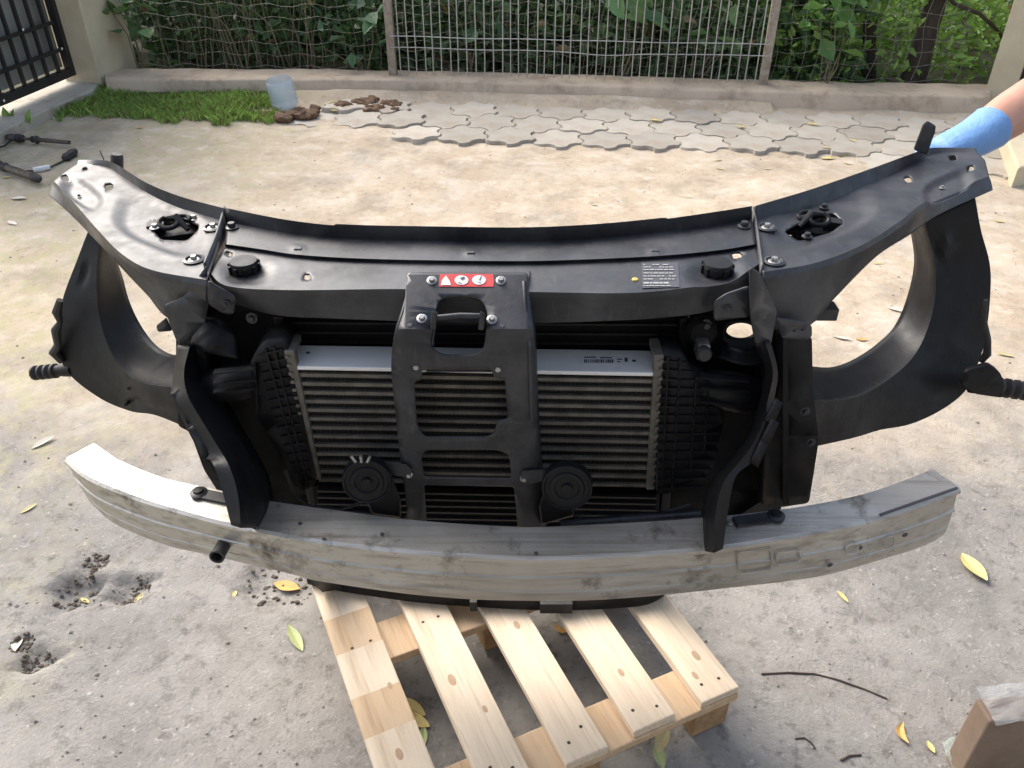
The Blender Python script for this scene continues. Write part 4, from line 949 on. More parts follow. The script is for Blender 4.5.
# small headlight fixing tabs inside the openings
plate('lamp_tab', rpoly([(156, 326), (166, 318), (172, 331), (158, 332)], 2), [], lambda x, y: Yp(x, y, 1.16), M_black, aL, .003)
MB().box(Yp(822, 311, 1.2), (.045, .03, .022)).build('lamp_tab', M_black, aR, mods=[bevel(.002)])
plate('lamp_bracket', rpoly([(776, 318), (806, 322), (812, 326), (812, 337), (806, 340), (782, 338)], 3), [[(793, 330), (795, 330), (795, 332), (793, 332)], [(801, 329), (803, 329), (803, 331), (801, 331)]], lambda x, y: Yp(x, y, 1.09), M_black, aR, .003)
# --- intercooler
YI = 1.075
def ic(u, v, dy=0):     # u 0..1 across the core, v 0..1 down
    l = np.array((298 + 21 * v, 366 + 114 * v)); r = np.array((653 - 3 * v, 372.5 + 113 * v)); p = l * (1 - u) + r * u
    return Yp(p[0], p[1], YI + .015 * v + dy)
icr = empty('x', (0, 0, 0), 'x', 'x'); bpy.data.objects.remove(icr)
mb = MB(); mb.hexa([ic(0, 0, .006), ic(1, 0, .006), ic(1, 1, .006), ic(0, 1, .006)], [ic(0, 0, .0) + Vector((0, .062, 0)), ic(1, 0, 0) + Vector((0, .062, 0)), ic(1, 1, 0) + Vector((0, .062, 0)), ic(0, 1, 0) + Vector((0, .062, 0))])
icore = mb.build('intercooler_core', M_dark, fe)
NBAR = 13
for i in range(1, NBAR + 1):
    v = i / NBAR; th = .0052
    a0, a1 = ic(.0, v), ic(1, v); mb = MB(); mb.bar(a0 + Vector((0, .006, 0)), a1 + Vector((0, .006, 0)), .014, th * 1.25); mb.build('cooler_tube', M_bar, icore)
mb = MB()
for i in range(NBAR):
    v0 = (i + .28) / NBAR; v1 = (i + .74) / NBAR; nf = 150
    for k in range(nf):
        u0 = (k + .1) / nf; u1 = (k + .9) / nf; (p, q) = (ic(u0, v0, .0045), ic(u1, v1, .0045)) if k % 2 else (ic(u1, v0, .0045), ic(u0, v1, .0045)); mb.add([p, q, q + Vector((.0003, .008, .0003)), p + Vector((.0003, .008, .0003))], [(0, 1, 2, 3)])
        mb.add([p + Vector((-.0006, 0, 0)), p + Vector((.0006, 0, 0)), q + Vector((.0006, 0, 0)), q + Vector((-.0006, 0, 0))], [(0, 1, 2, 3)])
o = mb.build('cooling_fins', M_fin, icore); o['kind'] = 'stuff'
# top bar
f0, f1 = ic(-.006, -.0), ic(1.0, -.0); f0.z += .002; f1.z += .002; b0, b1 = Zp(296, 345, f0.z), Zp(655, 350.5, f1.z)
mb = MB(); mb.hexa([f0 - Vector((0, .004, .0)), f1 - Vector((0, .004, 0)), b1, b0], [f0 - Vector((0, .004, .007)), f1 - Vector((0, .004, .007)), b1 - Vector((0, 0, .007)), b0 - Vector((0, 0, .007))])
tb = mb.build('top_plate', M_alu2, icore, mods=[bevel(.0015)])
def onpl(px, py, o0, n_, lift): return PL(px, py, o0, n_) + n_ * lift
tn = (f1 - f0).cross(b0 - f0).normalized(); tn = tn if tn.z > 0 else -tn
for px, py in ((308, 353), (634, 361)):
    mb = MB(); mb.lathe([(0, .001), (.0025, .001), (.0035, 0)], onpl(px, py, f0, tn, .0005), tn, 12); mb.build('rivet_hole', M_ink, icore)
def flat(name, quad, fmap, m, par): return mk(name, [fmap(*q) for q in quad], [tuple(range(len(quad)))], m, par, face=(0, 0, H))
stk = flat('barcode_sticker', [(579, 355), (629, 357.5), (629, 367.5), (579, 365)], lambda x, y: onpl(x, y, f0, tn, .0008), M_white, icore)
mb = MB(); x = 584.
while x < 614: 
    ww = random.choice((.6, .9, 1.3)); mb.add([onpl(x, 360.2, f0, tn, .0016), onpl(x + ww, 360.2, f0, tn, .0016), onpl(x + ww, 363.6, f0, tn, .0016), onpl(x, 363.6, f0, tn, .0016)], [(0, 1, 2, 3)]); x += ww + random.choice((.7, 1.0))
for (xa, xb, y_) in ((584, 596, 357.6), (600, 612, 358), (617, 622, 359.5), (617, 620, 362)): mb.add([onpl(xa, y_, f0, tn, .0016), onpl(xb, y_, f0, tn, .0016), onpl(xb, y_ + 1, f0, tn, .0016), onpl(xa, y_ + 1, f0, tn, .0016)], [(0, 1, 2, 3)])
mb.add([onpl(*q, f0, tn, .0016) for q in ((624.5, 358.5), (627.5, 358.7), (627.5, 362.7), (624.5, 362.5))], [(0, 1, 2, 3)])
mb.build('barcode_print', M_ink, stk)
# header plates with crimp tabs
def header(t, b_, wpx, sg):
    mb = MB(); n = 17
    A0 = Yp(t[0], t[1], YI - .008); B0 = Yp(b_[0], b_[1], YI + .008); wd_ = wpx
    mb.bar(A0 + Vector((0, .01, 0)), B0 + Vector((0, .01, 0)), wd_, .018, (0, 1, 0)); o = mb.build('header_plate', M_bar, icore, mods=[bevel(.0015)])
    for k in range(n):
        c = A0.lerp(B0, (k + .5) / n); mb = MB(); mb.box(c + Vector((sg * .004, -.001, 0)), (.006, .005, .005)); mb.build('crimp_tab', M_bar, icore)
    mb = MB(); tp0 = Zp(t[0] - 5, t[1], A0.z); 
    mb.box(A0 + Vector((0, .025, -.004)), (.016, .050, .012)); mb.build('header_end', M_bar, icore, mods=[bevel(.002)])
header((289, 352), (317, 480), .014, -1); header((659, 356), (650, 490), .013, 1)
# end tanks with rib grids
def tank(poly, vlines, hlines, y0, dpt, name='end_tank'):
    p = plate(name, rpoly(poly, 5), [], lambda x, y: Yp(x, y, y0), M_plastic, icore, dpt, step=20)
    mb = MB()
    for (a_, b_) in vlines + hlines:
        A0, B0 = Yp(*a_, y0 - .001), Yp(*b_, y0 - .001); mb.bar(A0, B0, .003, .007, (0, 1, 0))
    mb.build('tank_rib', M_plastic, p); return p
def lerp2(a_, b_, t): return (a_[0] + (b_[0] - a_[0]) * t, a_[1] + (b_[1] - a_[1]) * t)
lt, lb_, lt2, lb2 = (268, 345), (305, 490), (282, 342), (312, 488)
tank([(262, 345), (286, 341), (316, 484), (302, 492), (288, 470), (262, 425), (252, 408), (250, 362)],
     [((266, 348), (304, 488)), ((274, 346), (309, 486)), ((255, 362), (258, 412))],
     [((259 + 41 * t ** 1.4, 352 + 132 * t), lerp2((282, 346), (314, 482), t)) for t in np.linspace(.02, .98, 15)], YI - .004, .055)
tank([(662, 352), (684, 356), (692, 372), (722, 392), (724, 420), (712, 470), (668, 494), (656, 494)],
     [((668, 356), (661, 492)), ((680, 358), (672, 490)), ((696, 376), (690, 470)), ((708, 384), (704, 452))],
     [((661 - 4 * t, 356 + 136 * t), (684 + (34 * min(1, t * 2.4) if t < .72 else 34 - 60 * (t - .72)), 358 + 132 * t)) for t in np.linspace(.03, .97, 15)], YI - .004, .055)
def duct(pts, y0, rs, name):
    mb = MB(); P_ = cr([(x, y, d, r_) for (x, y, d), r_ in zip([(q[0], q[1], y0 + q[2]) for q in pts], rs)], 16); mb.tube([Yp(a_[0], a_[1], a_[2]) for a_ in P_], [a_[3] for a_ in P_], 16); return mb.build(name, M_plastic, icore, smooth=True, angle=60)
duct([(275, 375, .03), (250, 380, .025), (230, 384, .02), (214, 385, .04), (206, 384, .08)], YI, [.022, .028, .030, .028, .026], 'charge_air_duct')
duct([(688, 385, .03), (712, 388, .02), (735, 392, .02), (750, 395, .04), (758, 396, .09)], YI, [.026, .030, .033, .030, .028], 'charge_air_duct')
mb = MB()
for y_ in (372, 382, 391): mb.bar(Yp(214, y_, YI - .012), Yp(256, y_ - 4, YI - .01), .003, .012, (0, 1, 0))
mb.build('duct_rib', M_plastic, icore); mb = MB()
for y_ in (378, 388, 402): mb.bar(Yp(700, y_ - 2, YI - .014), Yp(748, y_ + 2, YI - .008), .003, .012, (0, 1, 0))
mb.build('duct_rib', M_plastic, icore)
# --- condenser / radiator pack behind
YR = 1.165
def slab(quad, y0, dpt, m, par, name):
    a_ = [Yp(x, y, y0) for x, y in quad]; mb = MB(); mb.hexa(a_, [p + Vector((0, dpt, 0)) for p in a_]); return mb.build(name, m, par)
rad = slab([(270, 300), (690, 300), (668, 520), (312, 520)], YR, .05, M_dark, fe, 'radiator_core')
for i in range(24):
    t = i / 23; l = lerp2((284, 312), (325, 535), t); r_ = lerp2((680, 314), (650, 535), t)
    mb = MB(); mb.bar(Yp(*l, YR - .004), Yp(*r_, YR - .004), .010, .0032); mb.build('radiator_tube', M_rubber if t > .2 else M_fin, rad)
for (a_, b_) in (((280, 312), (318, 520)), ((684, 314), (662, 520))): mb = MB(); mb.bar(Yp(*a_, YR - .012), Yp(*b_, YR - .012), .018, .03, (0, 1, 0)); mb.build('radiator_tank', M_plastic, rad, mods=[bevel(.004)])
mb = MB(); mb.hexa([Yp(x, y, 1.10) for x, y in ((300, 483), (672, 490), (700, 640), (300, 640))], [Yp(x, y, 1.10) + Vector((0, .012, 0)) for x, y in ((300, 483), (672, 490), (700, 640), (300, 640))])
lowr = slab([(312, 486), (660, 494), (655, 580), (335, 580)], 1.13, .03, M_dark, fe, 'lower_cooler')
for i in range(12):
    t = i / 11; mb = MB(); mb.bar(Yp(318, 490 + 70 * t, 1.127), Yp(656, 497 + 68 * t, 1.127), .008, .0035); mb.build('cooler_tube', M_rubber, lowr)
mb = MB(); mb.tube([Yp(x, y, 1.06) for x, y in ((262, 502), (300, 510), (365, 515), (400, 520))], .009, 10); mb.build('lower_pipe', M_black, lowr, smooth=True); mb = MB(); mb.tube([Yp(x, y, 1.06) for x, y in ((560, 524), (620, 520), (700, 514))], .009, 10); mb.build('lower_pipe', M_black, lowr, smooth=True)
# connectors and fixings at the upper right / left of the pack
MB().box(Yp(702, 348, 1.10), (.020, .03, .028)).build('pipe_block', M_bolt, rad, mods=[bevel(.004)])
mb = MB(); mb.lathe([(.012, 0), (.012, .012), (.009, .016), (0, .016)], Yp(703, 352, 1.085), (0, -1, .2), 14); mb.build('pipe_cap', M_rubber, rad, smooth=True, angle=40)
mb = MB(); mb.lathe([(.024, 0), (.026, .008), (.018, .02), (0, .022)], Yp(700, 331, 1.13), (0, -1, .3), 18); mb.build('pipe_flange', M_dark, rad, smooth=True, angle=40)
for px, py in ((252, 318), (706, 325)): bolt(Yp(px, py, 1.12), (0, -1, .2), .9, rad, me=bbolt_me)
for q_, y_ in (([(412, 512), (395, 522), (372, 500), (355, 505), (330, 512), (300, 500), (285, 470)], 1.06), ([(556, 512), (600, 520), (640, 518), (690, 505)], 1.07)):
    P_ = cr([(x, y, 0) for x, y in q_], 24); mb = MB(); mb.tube([Yp(x, y, y_) for x, y, _ in P_], .0032, 7); mb.build('cable', M_rubber, rad, smooth=True)
# --- side walls (air guides) and columns
sw = plate('side_panel', rpoly([(200, 298), (285, 305), (300, 370), (318, 500), (315, 560), (240, 545), (226, 480), (200, 420), (176, 380), (176, 330)], 6), [], lambda x, y: Yp(x, y, 1.17 + .00005 * (300 - x)), M_dark, fe, .004, step=30)
ell = lambda cx, cy, rx, ry, n=20: [(cx + rx * math.cos(2 * math.pi * k / n), cy + ry * math.sin(2 * math.pi * k / n)) for k in range(n)]
sw2 = plate('side_panel', rpoly([(674, 312), (772, 306), (782, 360), (785, 430), (770, 510), (735, 545), (655, 540), (668, 480)], 6), [ell(741, 331, 14.5, 8)], lambda x, y: Yp(x, y, 1.17), M_dark, fe, .004, step=30)
mb = MB(); c = Yp(741, 333, 1.165); mb.lathe([(.020, .0), (.024, -.004), (.026, -.045), (.022, -.048), (.021, -.01)], c, (0, 1, .0), 24); 
plate('duct_collar', rpoly([(724, 322), (760, 318), (774, 330), (770, 354), (730, 352), (722, 340)], 6), [ell(741, 331, 15.5, 8.5)], lambda x, y: Yp(x, y, 1.15 - .0009 * (y - 330)), M_plastic, sw2, .006, step=6)
psurf('scoop', [[(722, 342, 1.14), (735, 348, 1.12), (750, 350, 1.12), (770, 344, 1.13)], [(718, 356, 1.10), (735, 362, 1.08), (752, 364, 1.08), (772, 360, 1.09)]], 14, 4, M_plastic, sw2, 'y')
psurf('scoop', [[(196, 316, 1.15), (215, 318, 1.14), (234, 330, 1.13), (240, 350, 1.12)], [(190, 346, 1.12), (205, 352, 1.10), (222, 356, 1.10), (238, 358, 1.10)]], 14, 5, M_plastic, sw, 'y', dents=[(214, 338, 20, 14, 0, -.012, .8)])
plate('column', rpoly([(777, 330), (812, 337), (813, 390), (819, 440), (809, 503), (783, 507), (764, 506), (768, 440), (778, 400)], 4), [], lambda x, y: Yp(x, y, 1.115), M_plastic, fe, .05, step=30)
MB().hexa([Yp(x, y, 1.10) for x, y in ((783, 505), (783, 335), (788, 335), (789, 505))], [Yp(x, y, 1.115) for x, y in ((783, 505), (783, 335), (788, 335), (789, 505))]).build('column_flange', M_plastic, fe)
plate('column', rpoly([(176, 344), (205, 346), (228, 480), (222, 498), (204, 470), (190, 432), (178, 426)], 4), [], lambda x, y: Yp(x, y, 1.125), M_plastic, fe, .05, step=30)
# flange tabs under the cross-member
plate('flange_tab', rpoly([(207, 280), (216, 286), (236, 296), (234, 315), (224, 314), (208, 304)], 5), [], lambda x, y: Yp(x, y, 1.09), M_black, cp, .003)
plate('flange_tab', rpoly([(714, 302), (726, 294), (750, 286), (750, 317), (714, 321)], 5), [], lambda x, y: Yp(x, y, 1.06), M_black, cp, .003)
bolt(Yp(226, 304, 1.087), (0, -1, .2), .6, cp, me=bbolt_me); bolt(Yp(728, 309, 1.057), (0, -1, .2), .6, cp, me=bbolt_me)
# --- guide blades
def yl(pts, y0, y1, add=0): 
    n = len(pts); return [(x, y, y0 + (y1 - y0) * i / (n - 1) + add) for i, (x, y) in enumerate(pts)]
plate('blade_plate', rpoly([(163, 306), (184, 297), (206, 266), (209, 300), (205, 322), (182, 347), (176, 340)], 3), [], lambda x, y: Yp(x, y, 1.12), M_black, fe, .004)
Lout = [(177, 345), (172, 385), (172, 398), (187, 429), (202, 456), (212, 462), (222, 490), (231, 525)]
Lmid = [(190, 345), (184, 372), (188, 396), (204, 424), (220, 450), (230, 468), (238, 495), (241, 528)]
Lin = [(204, 345), (202, 372), (212, 392), (230, 424), (246, 452), (256, 474), (259, 505), (252, 528)]
bl_ = psurf('guide_blade', [yl(Lout, 1.13, .905, .03), yl(Lout, 1.12, .895), yl(Lmid, 1.105, .885), yl(Lin, 1.155, .93), [(x + 14, y + 6, d) for x, y, d in yl(Lin, 1.17, 1.02)]], 40, [2, 4, 4, 4], M_plastic, fe, 'y', thick=.004)
for (x, y) in ((170, 394), (187, 429), (211, 461)):   # torn clip lugs
    plate('lug', [(x, y), (x + 9, y - 5), (x + 24, y + 22), (x + 17, y + 30)], [], lambda px, py: Yp(px, py, 1.115 - (py - 345) * .00118), M_plastic, bl_, .005)
plate('blade_plate', rpoly([(751, 267), (760, 272), (777, 311), (771, 345), (757, 345), (752, 318)], 4), [], lambda x, y: Yp(x, y, 1.04 + (x - 751) * .0012), M_black, fe, .004)
Rout = [(770, 340), (778, 372), (774, 402), (777, 413), (768, 440), (752, 462), (736, 476), (729, 505), (723, 549)]
Rmid = [(765, 342), (773, 372), (767, 404), (764, 420), (752, 446), (736, 466), (724, 482), (716, 510), (714, 553)]
Rin = [(757, 344), (766, 372), (760, 405), (756, 420), (745, 442), (727, 464), (714, 480), (706, 515), (704, 551)]
br_ = psurf('guide_blade', [yl(Rout, 1.07, .905, .03), yl(Rout, 1.06, .895), yl(Rmid, 1.045, .885), yl(Rin, 1.085, .925), [(x - 5, y + 4, d) for x, y, d in yl(Rin, 1.15, 1.0)]], 40, [2, 4, 4, 4], M_plastic, fe, 'y', thick=.004)
for (x, y) in ((772, 398), (768, 418), (757, 440)):
    plate('lug', [(x - 7, y + 22), (x + 4, y), (x + 11, y + 5), (x + 1, y + 28)], [], lambda px, py: Yp(px, py, 1.04 - (py - 340) * .0007), M_plastic, br_, .005)
# --- centre bracket
def bmap(x, y):
    k = zt(467)
    if y <= 330:
        t = max(0, (y - 270)) / 60.; return Zp(x, y, k + .015 - .047 * t)
    Y0 = Zp(467, 330, k + .015 - .047).y; t = (y - 330) / 200; return Yp(x, y, Y0 + .03 * t)
outer = rpoly([(407, 272, 5), (528, 272, 5), (529, 300, 4), (535, 345, 8), (537, 420, 6), (546, 545, 0), (517, 545, 0), (513, 490, 3), (512, 440, 3), (408, 440, 0), (409, 470, 0), (421, 545, 0), (407, 545, 0), (398, 440, 6), (391, 370, 6), (392, 345, 8), (404, 312, 8)], 3)
outer = rpoly([(407, 272, 5), (528, 272, 5), (529, 300, 4), (535, 345, 8), (537, 420, 6), (546, 545, 0), (519, 545, 0), (514, 487, 3), (424, 485, 3), (428, 545, 0), (411, 545, 0), (398, 440, 6), (391, 370, 6), (392, 345, 8), (404, 312, 8)], 3)
h1 = rpoly([(436, 308, 10), (440, 298, 8), (462, 295, 10), (482, 299, 8), (488, 312, 8), (484, 350, 10), (474, 356, 6), (442, 356, 6), (430, 348, 8)], 6)
h2 = rpoly([(422, 371, 0), (427, 370, 2), (491, 370, 2), (494, 377, 2), (505, 380, 3), (508, 419, 3), (497, 421, 3), (495, 433, 4), (488, 437, 3), (424, 437, 4), (417, 425, 4), (414, 382, 4), (422, 379, 2)], 3)
h3 = rpoly([(426, 450, 4), (498, 450, 4), (509, 455, 4), (512, 479, 3), (424, 477, 3), (421, 456, 3)], 3)
cb = plate('latch_bracket', outer, [h1, h2, h3], bmap, M_black, fe, .004, step=6, stepx=30)
# folded flanges that give the bracket depth
def flange(line, off, par, name='bracket_flange'):
    vs = []
    for x, y in line: p = bmap(x, y); vs += [p + Vector((0, .002, 0)), p + Vector(off)]
    mk(name, vs, [(2 * i, 2 * i + 1, 2 * i + 3, 2 * i + 2) for i in range(len(line) - 1)], M_black, par, smooth=True, mods=[solid(.003)])
P_ = cr([(405, 300, 0), (400, 318, 0), (392.5, 345, 0), (392, 370, 0), (398.5, 440, 0), (405, 490, 0), (411.5, 544, 0)], 20); flange([(a_[0], a_[1]) for a_ in P_], (-.004, .045, -.01), cb)
P_ = cr([(528.5, 280, 0), (529, 300, 0), (534, 345, 0), (537, 420, 0), (541, 480, 0), (545.5, 544, 0)], 20); flange([(a_[0], a_[1]) for a_ in P_], (.004, .045, -.008), cb)
flange([(426, 371), (460, 371), (494, 371)], (0, .03, -.012), cb); flange(h1[6 * 7:] + h1[:1], (0, .022, -.006), cb)
# ridge along the right leg
mb = MB(); mb.tube([bmap(x, y) + Vector((0, -.002, .001)) for x, y in ((524, 282), (525, 305), (530, 345), (532, 420))], .0035, 8); mb.build('pressed_ridge', M_black, cb, smooth=True)
flat_n = (bmap(430, 300) - bmap(500, 300)).cross(bmap(430, 300) - bmap(430, 326)).normalized(); flat_n = flat_n if flat_n.z > 0 else -flat_n
V0 = lambda y: flat_n
for px, py in ((432, 281), (501, 281), (422, 319), (492, 320)): bolt(bmap(px, py) + V0(py) * .0005, V0(py), .72, cb)
for px, py in ((416, 367), (498, 369)): mb = MB(); mb.lathe([(.0045, 0), (.004, .003), (0, .0035)], bmap(px, py), (0, -1, .05), 12); mb.build('rivet', M_bolt, cb, smooth=True)
for px, py in ((410, 325), (502, 326)): mb = MB(); mb.lathe([(0, .0006), (.003, .0006), (.0036, 0)], bmap(px, py) + flat_n * .0004, flat_n, 12); mb.build('punched_hole', M_ink, cb)
# catch bar in the opening
mb = MB(); y0 = bmap(460, 330).y + .004; mb.tube([Yp(434, 318, y0), Yp(460, 315.5, y0), Yp(480, 316, y0)], .0042, 10); mb.build('striker_bar', M_black, cb, smooth=True)
for x_ in (433, 481): mb = MB(); mb.hexa([Yp(x, y, y0 - .006) for x, y in ((x_ - 3, 330), (x_ - 1, 311), (x_ + 4, 313), (x_ + 3, 330))], [Yp(x, y, y0 + .012) for x, y in ((x_ - 3, 330), (x_ - 1, 311), (x_ + 4, 313), (x_ + 3, 330))]); mb.build('striker_lug', M_black, cb, mods=[bevel(.002)])
# red warning label
def bl2(x, y, l=.0009): return bmap(x, y) + flat_n * l
red = mk('warning_label', [bl2(x, y) for x, y in ((440, 274.5), (467, 274.2), (493, 274.5), (494, 280), (493.5, 287), (467, 287), (439, 287), (439.5, 280))], [(0, 1, 2, 3, 4, 5, 6, 7)], M_red, cb, face=(0, 0, H))
def disc(cx, cy, rx, ry, l, m, nm='pictogram', par=red): mk(nm, [bl2(cx + rx * math.cos(k * .4488), cy + ry * math.sin(k * .4488), l) for k in range(14)], [tuple(range(14))], m, par, face=(0, 0, H))
mk('pictogram', [bl2(x, y, .0018) for x, y in ((446, 276), (450, 282), (451, 285.7), (441, 285.7), (442, 281))], [(0, 1, 2, 3, 4)], M_white, red, face=(0, 0, H))
disc(461.5, 280.8, 7, 4.8, .0018, M_white); disc(479, 280.6, 7, 4.8, .0018, M_white)
mk('pictogram', [bl2(x, y, .0026) for x, y in ((460, 279), (464, 277.5), (465.5, 279), (462, 281))], [(0, 1, 2, 3)], M_ink, red, face=(0, 0, H))
mk('pictogram', [bl2(x, y, .0026) for x, y in ((458, 283), (462, 284), (462, 284.8), (458, 283.8))], [(0, 1, 2, 3)], M_ink, red, face=(0, 0, H))
mk('pictogram', [bl2(x, y, .0026) for x, y in ((479, 281), (481.3, 276.6), (482, 276.9), (480.2, 281.4))], [(0, 1, 2, 3)], M_ink, red, face=(0, 0, H))
mk('pictogram', [bl2(x, y, .0026) for x, y in ((476, 282), (480, 283.4), (482, 282.4), (480, 284.2))], [(0, 1, 2, 3)], M_ink, red, face=(0, 0, H))
# black data label on the cross-member
dl = flat('data_label', [(641, 262.5), (678, 262), (679.5, 287), (642.5, 288)], lambda x, y: Pz(x, y, -.0028), M_ink, cp)
mb = MB()
for k, y_ in enumerate((264, 266.5, 269, 272.5, 275.5, 278.5, 282, 285)):
    x = 643.5
    xe = 674 if k < 3 else 676
    while x < xe - 2:
        ww = random.uniform(1.5, 6); 
        if random.random() < .82: mb.add([Pz(a_, b_, -.0018) for a_, b_ in ((x, y_), (min(xe, x + ww), y_), (min(xe, x + ww), y_ + .9 + (.7 if k == 6 else 0)), (x, y_ + .9 + (.7 if k == 6 else 0)))], [(0, 1, 2, 3)])
        x += ww + .8
mb.build('label_print', M_print, dl)
mb = MB(); mb.lathe([(.005, 0), (.0045, .002), (0, .003)], Pz(635, 280, -.004), (0, 0, 1), 12); mb.build('lit_hole_dot', M_yel, cp, smooth=True)  # yellow dot in place of a hole with light showing through
# --- horns
def horn(cx, cy, rpx, sg, mouth, tabq):
    y0 = 1.005; c = Yp(cx, cy, y0); r = rpx * (y0 * math.cos(TH) + (H - c.z) * math.sin(TH)) / F; ax = Vector((-sg * .10, -1, .22)).normalized()
    mb = MB(); mb.lathe([(0, -.018), (r * .9, -.018), (r, -.012), (r, .004), (r * .97, .008), (r * .90, .009), (r * .86, .006), (r * .70, .006), (r * .66, .009), (r * .50, .009), (r * .46, .0065), (r * .22, .0065), (r * .20, .012), (0, .013)], c, ax, 36); hb = mb.build('horn', M_plastic, fe, smooth=True, angle=35)
    mb = MB(); mb.hexa([Yp(x, y, y0 + .002) for x, y in mouth], [Yp(x, y, y0 + .035) for x, y in mouth]); mb.build('horn_trumpet', M_plastic, hb, mods=[bevel(.004, 3)])
    mb = MB(); mb.hexa([Yp(x, y, y0 + .015) for x, y in tabq], [Yp(x, y, y0 + .018) for x, y in tabq]); mb.build('horn_bracket', M_black, hb)
    if sg < 0:
        for k in (-.3, .0, .3): mb = MB(); p = c + Vector((k * .03 - .005, 0, r * .95)); mb.tube([p, p + Vector((k * .02, 0, .012))], .0025, 6); mb.build('terminal', M_bolt, hb)
    return hb
horn(367, 480, 24.5, -1, [(366, 500), (372, 489), (390, 470), (401, 500), (401, 518), (372, 514)], [(380, 462), (406, 464), (412, 470), (410, 478), (384, 474)])
horn(567, 486, 25.5, 1, [(541, 525), (539, 505), (546, 484), (566, 474), (572, 500), (574, 516)], [(522, 471), (548, 469), (556, 478), (530, 484), (521, 479)])
for px, py in ((409, 473), (524, 477)): bolt(bmap(px, py) + Vector((0, -.004, 0)), (0, -1, .1), .62, cb)
bolt(bmap(533, 541) + Vector((0, -.006, .01)), (0, -1, .3), .4, cb)
# --- bumper beam
ZB = .65
ftp = [(64, 459), (76, 470), (91, 480), (138, 499), (188, 514), (231, 525), (317, 541), (405, 551), (480, 556), (539, 558), (597, 556), (703, 549), (780, 538), (840, 527), (882, 517), (925, 503), (961, 488)]
rtp = [(94, 443), (108, 453), (123, 462), (164, 478), (205, 487), (264, 500), (364, 514), (423, 521), (500, 526), (539, 527), (626, 523), (700, 518), (785, 509), (856, 496), (900, 482), (933, 469)]
fbt = [(86, 499), (100, 514), (117, 527), (164, 546), (211, 557), (293, 576), (315, 582), (397, 594), (460, 600), (514, 602), (580, 602), (646, 598), (723, 590), (800, 581), (841, 573), (885, 560), (920, 549), (945, 538)]
N = 90
ft = cr([(x, y, ZB - .003) for x, y in ftp], N); rt = cr([(x, y, ZB) for x, y in rtp], N); fbm = cr([(x, y, 0) for x, y in fbt], N)
NR = 15
rowsB = [[] for _ in range(NR)]
for i in range(N + 1):
    f_ = Zp(*ft[i]); r_ = Zp(*rt[i]); dv = (f_ - r_); dv.z = 0; dv.normalize()
    # bottom edge straight below the front, height found from the pixel
    b_ = Yp(fbm[i][0], fbm[i][1], f_.y + (.003 if 0 < i < N else 0))
    hh = f_.z - b_.z; bp_ = Vector((f_.x * .55 + b_.x * .45 if 3 < i < N - 3 else b_.x, f_.y, b_.z)); bp_ = Vector((b_.x, f_.y, b_.z))
    sg_ = [r_ + Vector((0, 0, -hh * .92)), r_, f_ - dv * .004, f_ + dv * .001 - Vector((0, 0, .004)), f_.lerp(bp_, .09) + dv * .002, f_.lerp(bp_, .13) - dv * .004, f_.lerp(bp_, .40) - dv * .001, f_.lerp(bp_, .42) + dv * .0015, f_.lerp(bp_, .45) + dv * .0015, f_.lerp(bp_, .47) - dv * .001, f_.lerp(bp_, .72) - dv * .001, f_.lerp(bp_, .735) - dv * .003, f_.lerp(bp_, .75) - dv * .001, f_.lerp(bp_, .9) - dv * .002, bp_ - dv * .006]
    for k in range(NR): rowsB[k].append(sg_[k])
vs = [p for r_ in rowsB for p in r_]; n = N + 1
fs = [(k * n + i, k * n + i + 1, ((k + 1) % NR) * n + i + 1, ((k + 1) % NR) * n + i) for k in range(NR) for i in range(N)]
fs += [tuple(k * n for k in range(NR)), tuple(k * n + N for k in range(NR))]
beam = mk('bumper_beam', vs, fs, M_alu, fe, smooth=True, angle=32)
def bpt(px, py, lift=.001): 
    return Zp(px, py, ZB + lift)
for px, py in ((300, 523), (382, 534), (324, 539), (536, 553)): mb = MB(); mb.lathe([(0, .0006), (.003, .0006), (.0034, 0)], bpt(px, py, .0), (0, 0, 1), 12); mb.build('drilled_hole', M_ink, beam)
# step seam on the beam top beside the blades
mb = MB(); mb.hexa([bpt(*q, .0) for q in ((262, 500), (252, 531), (256, 532), (266, 501))], [bpt(*q, .006) for q in ((262, 500), (252, 531), (256, 532), (266, 501))]); mb.build('seam_plate', M_alu2, beam)
# straps with round ends
for cx, cy, ex_, ey_ in ((199, 493, 232, 500), (776, 516, 735, 522)):
    c = bpt(cx, cy, .003); mb = MB(); mb.lathe([(.014, -.003), (.0145, .002), (.010, .0045), (0, .005)], c, (0, 0, 1), 20); e = bpt(ex_, ey_, .003); mb.bar(c + Vector((0, 0, -.0005)), e, .021, .004)
    mb.build('fixing_strap', M_black, beam, smooth=True, angle=30); mb = MB(); mb.lathe([(.009, .004), (.008, .008), (0, .009)], c, (0, 0, 1), 16); mb.build('push_pin', M_plastic, beam, smooth=True)
bolt(bpt(729, 523, .001), (0, 0, 1), .5, beam)
# tow tube
p = Yp(223, 546, Zp(221, 522, ZB).y + .0); ax = Vector((-.04, -.80, .10)).normalized(); mb = MB(); mb.lathe([(.0115, -.01), (.0115, .024), (.0125, .025), (.0125, .029), (.0095, .029), (.009, .008), (0, .008)], p, ax, 20); mb.build('tow_tube', M_rubber, beam, smooth=True, angle=35)
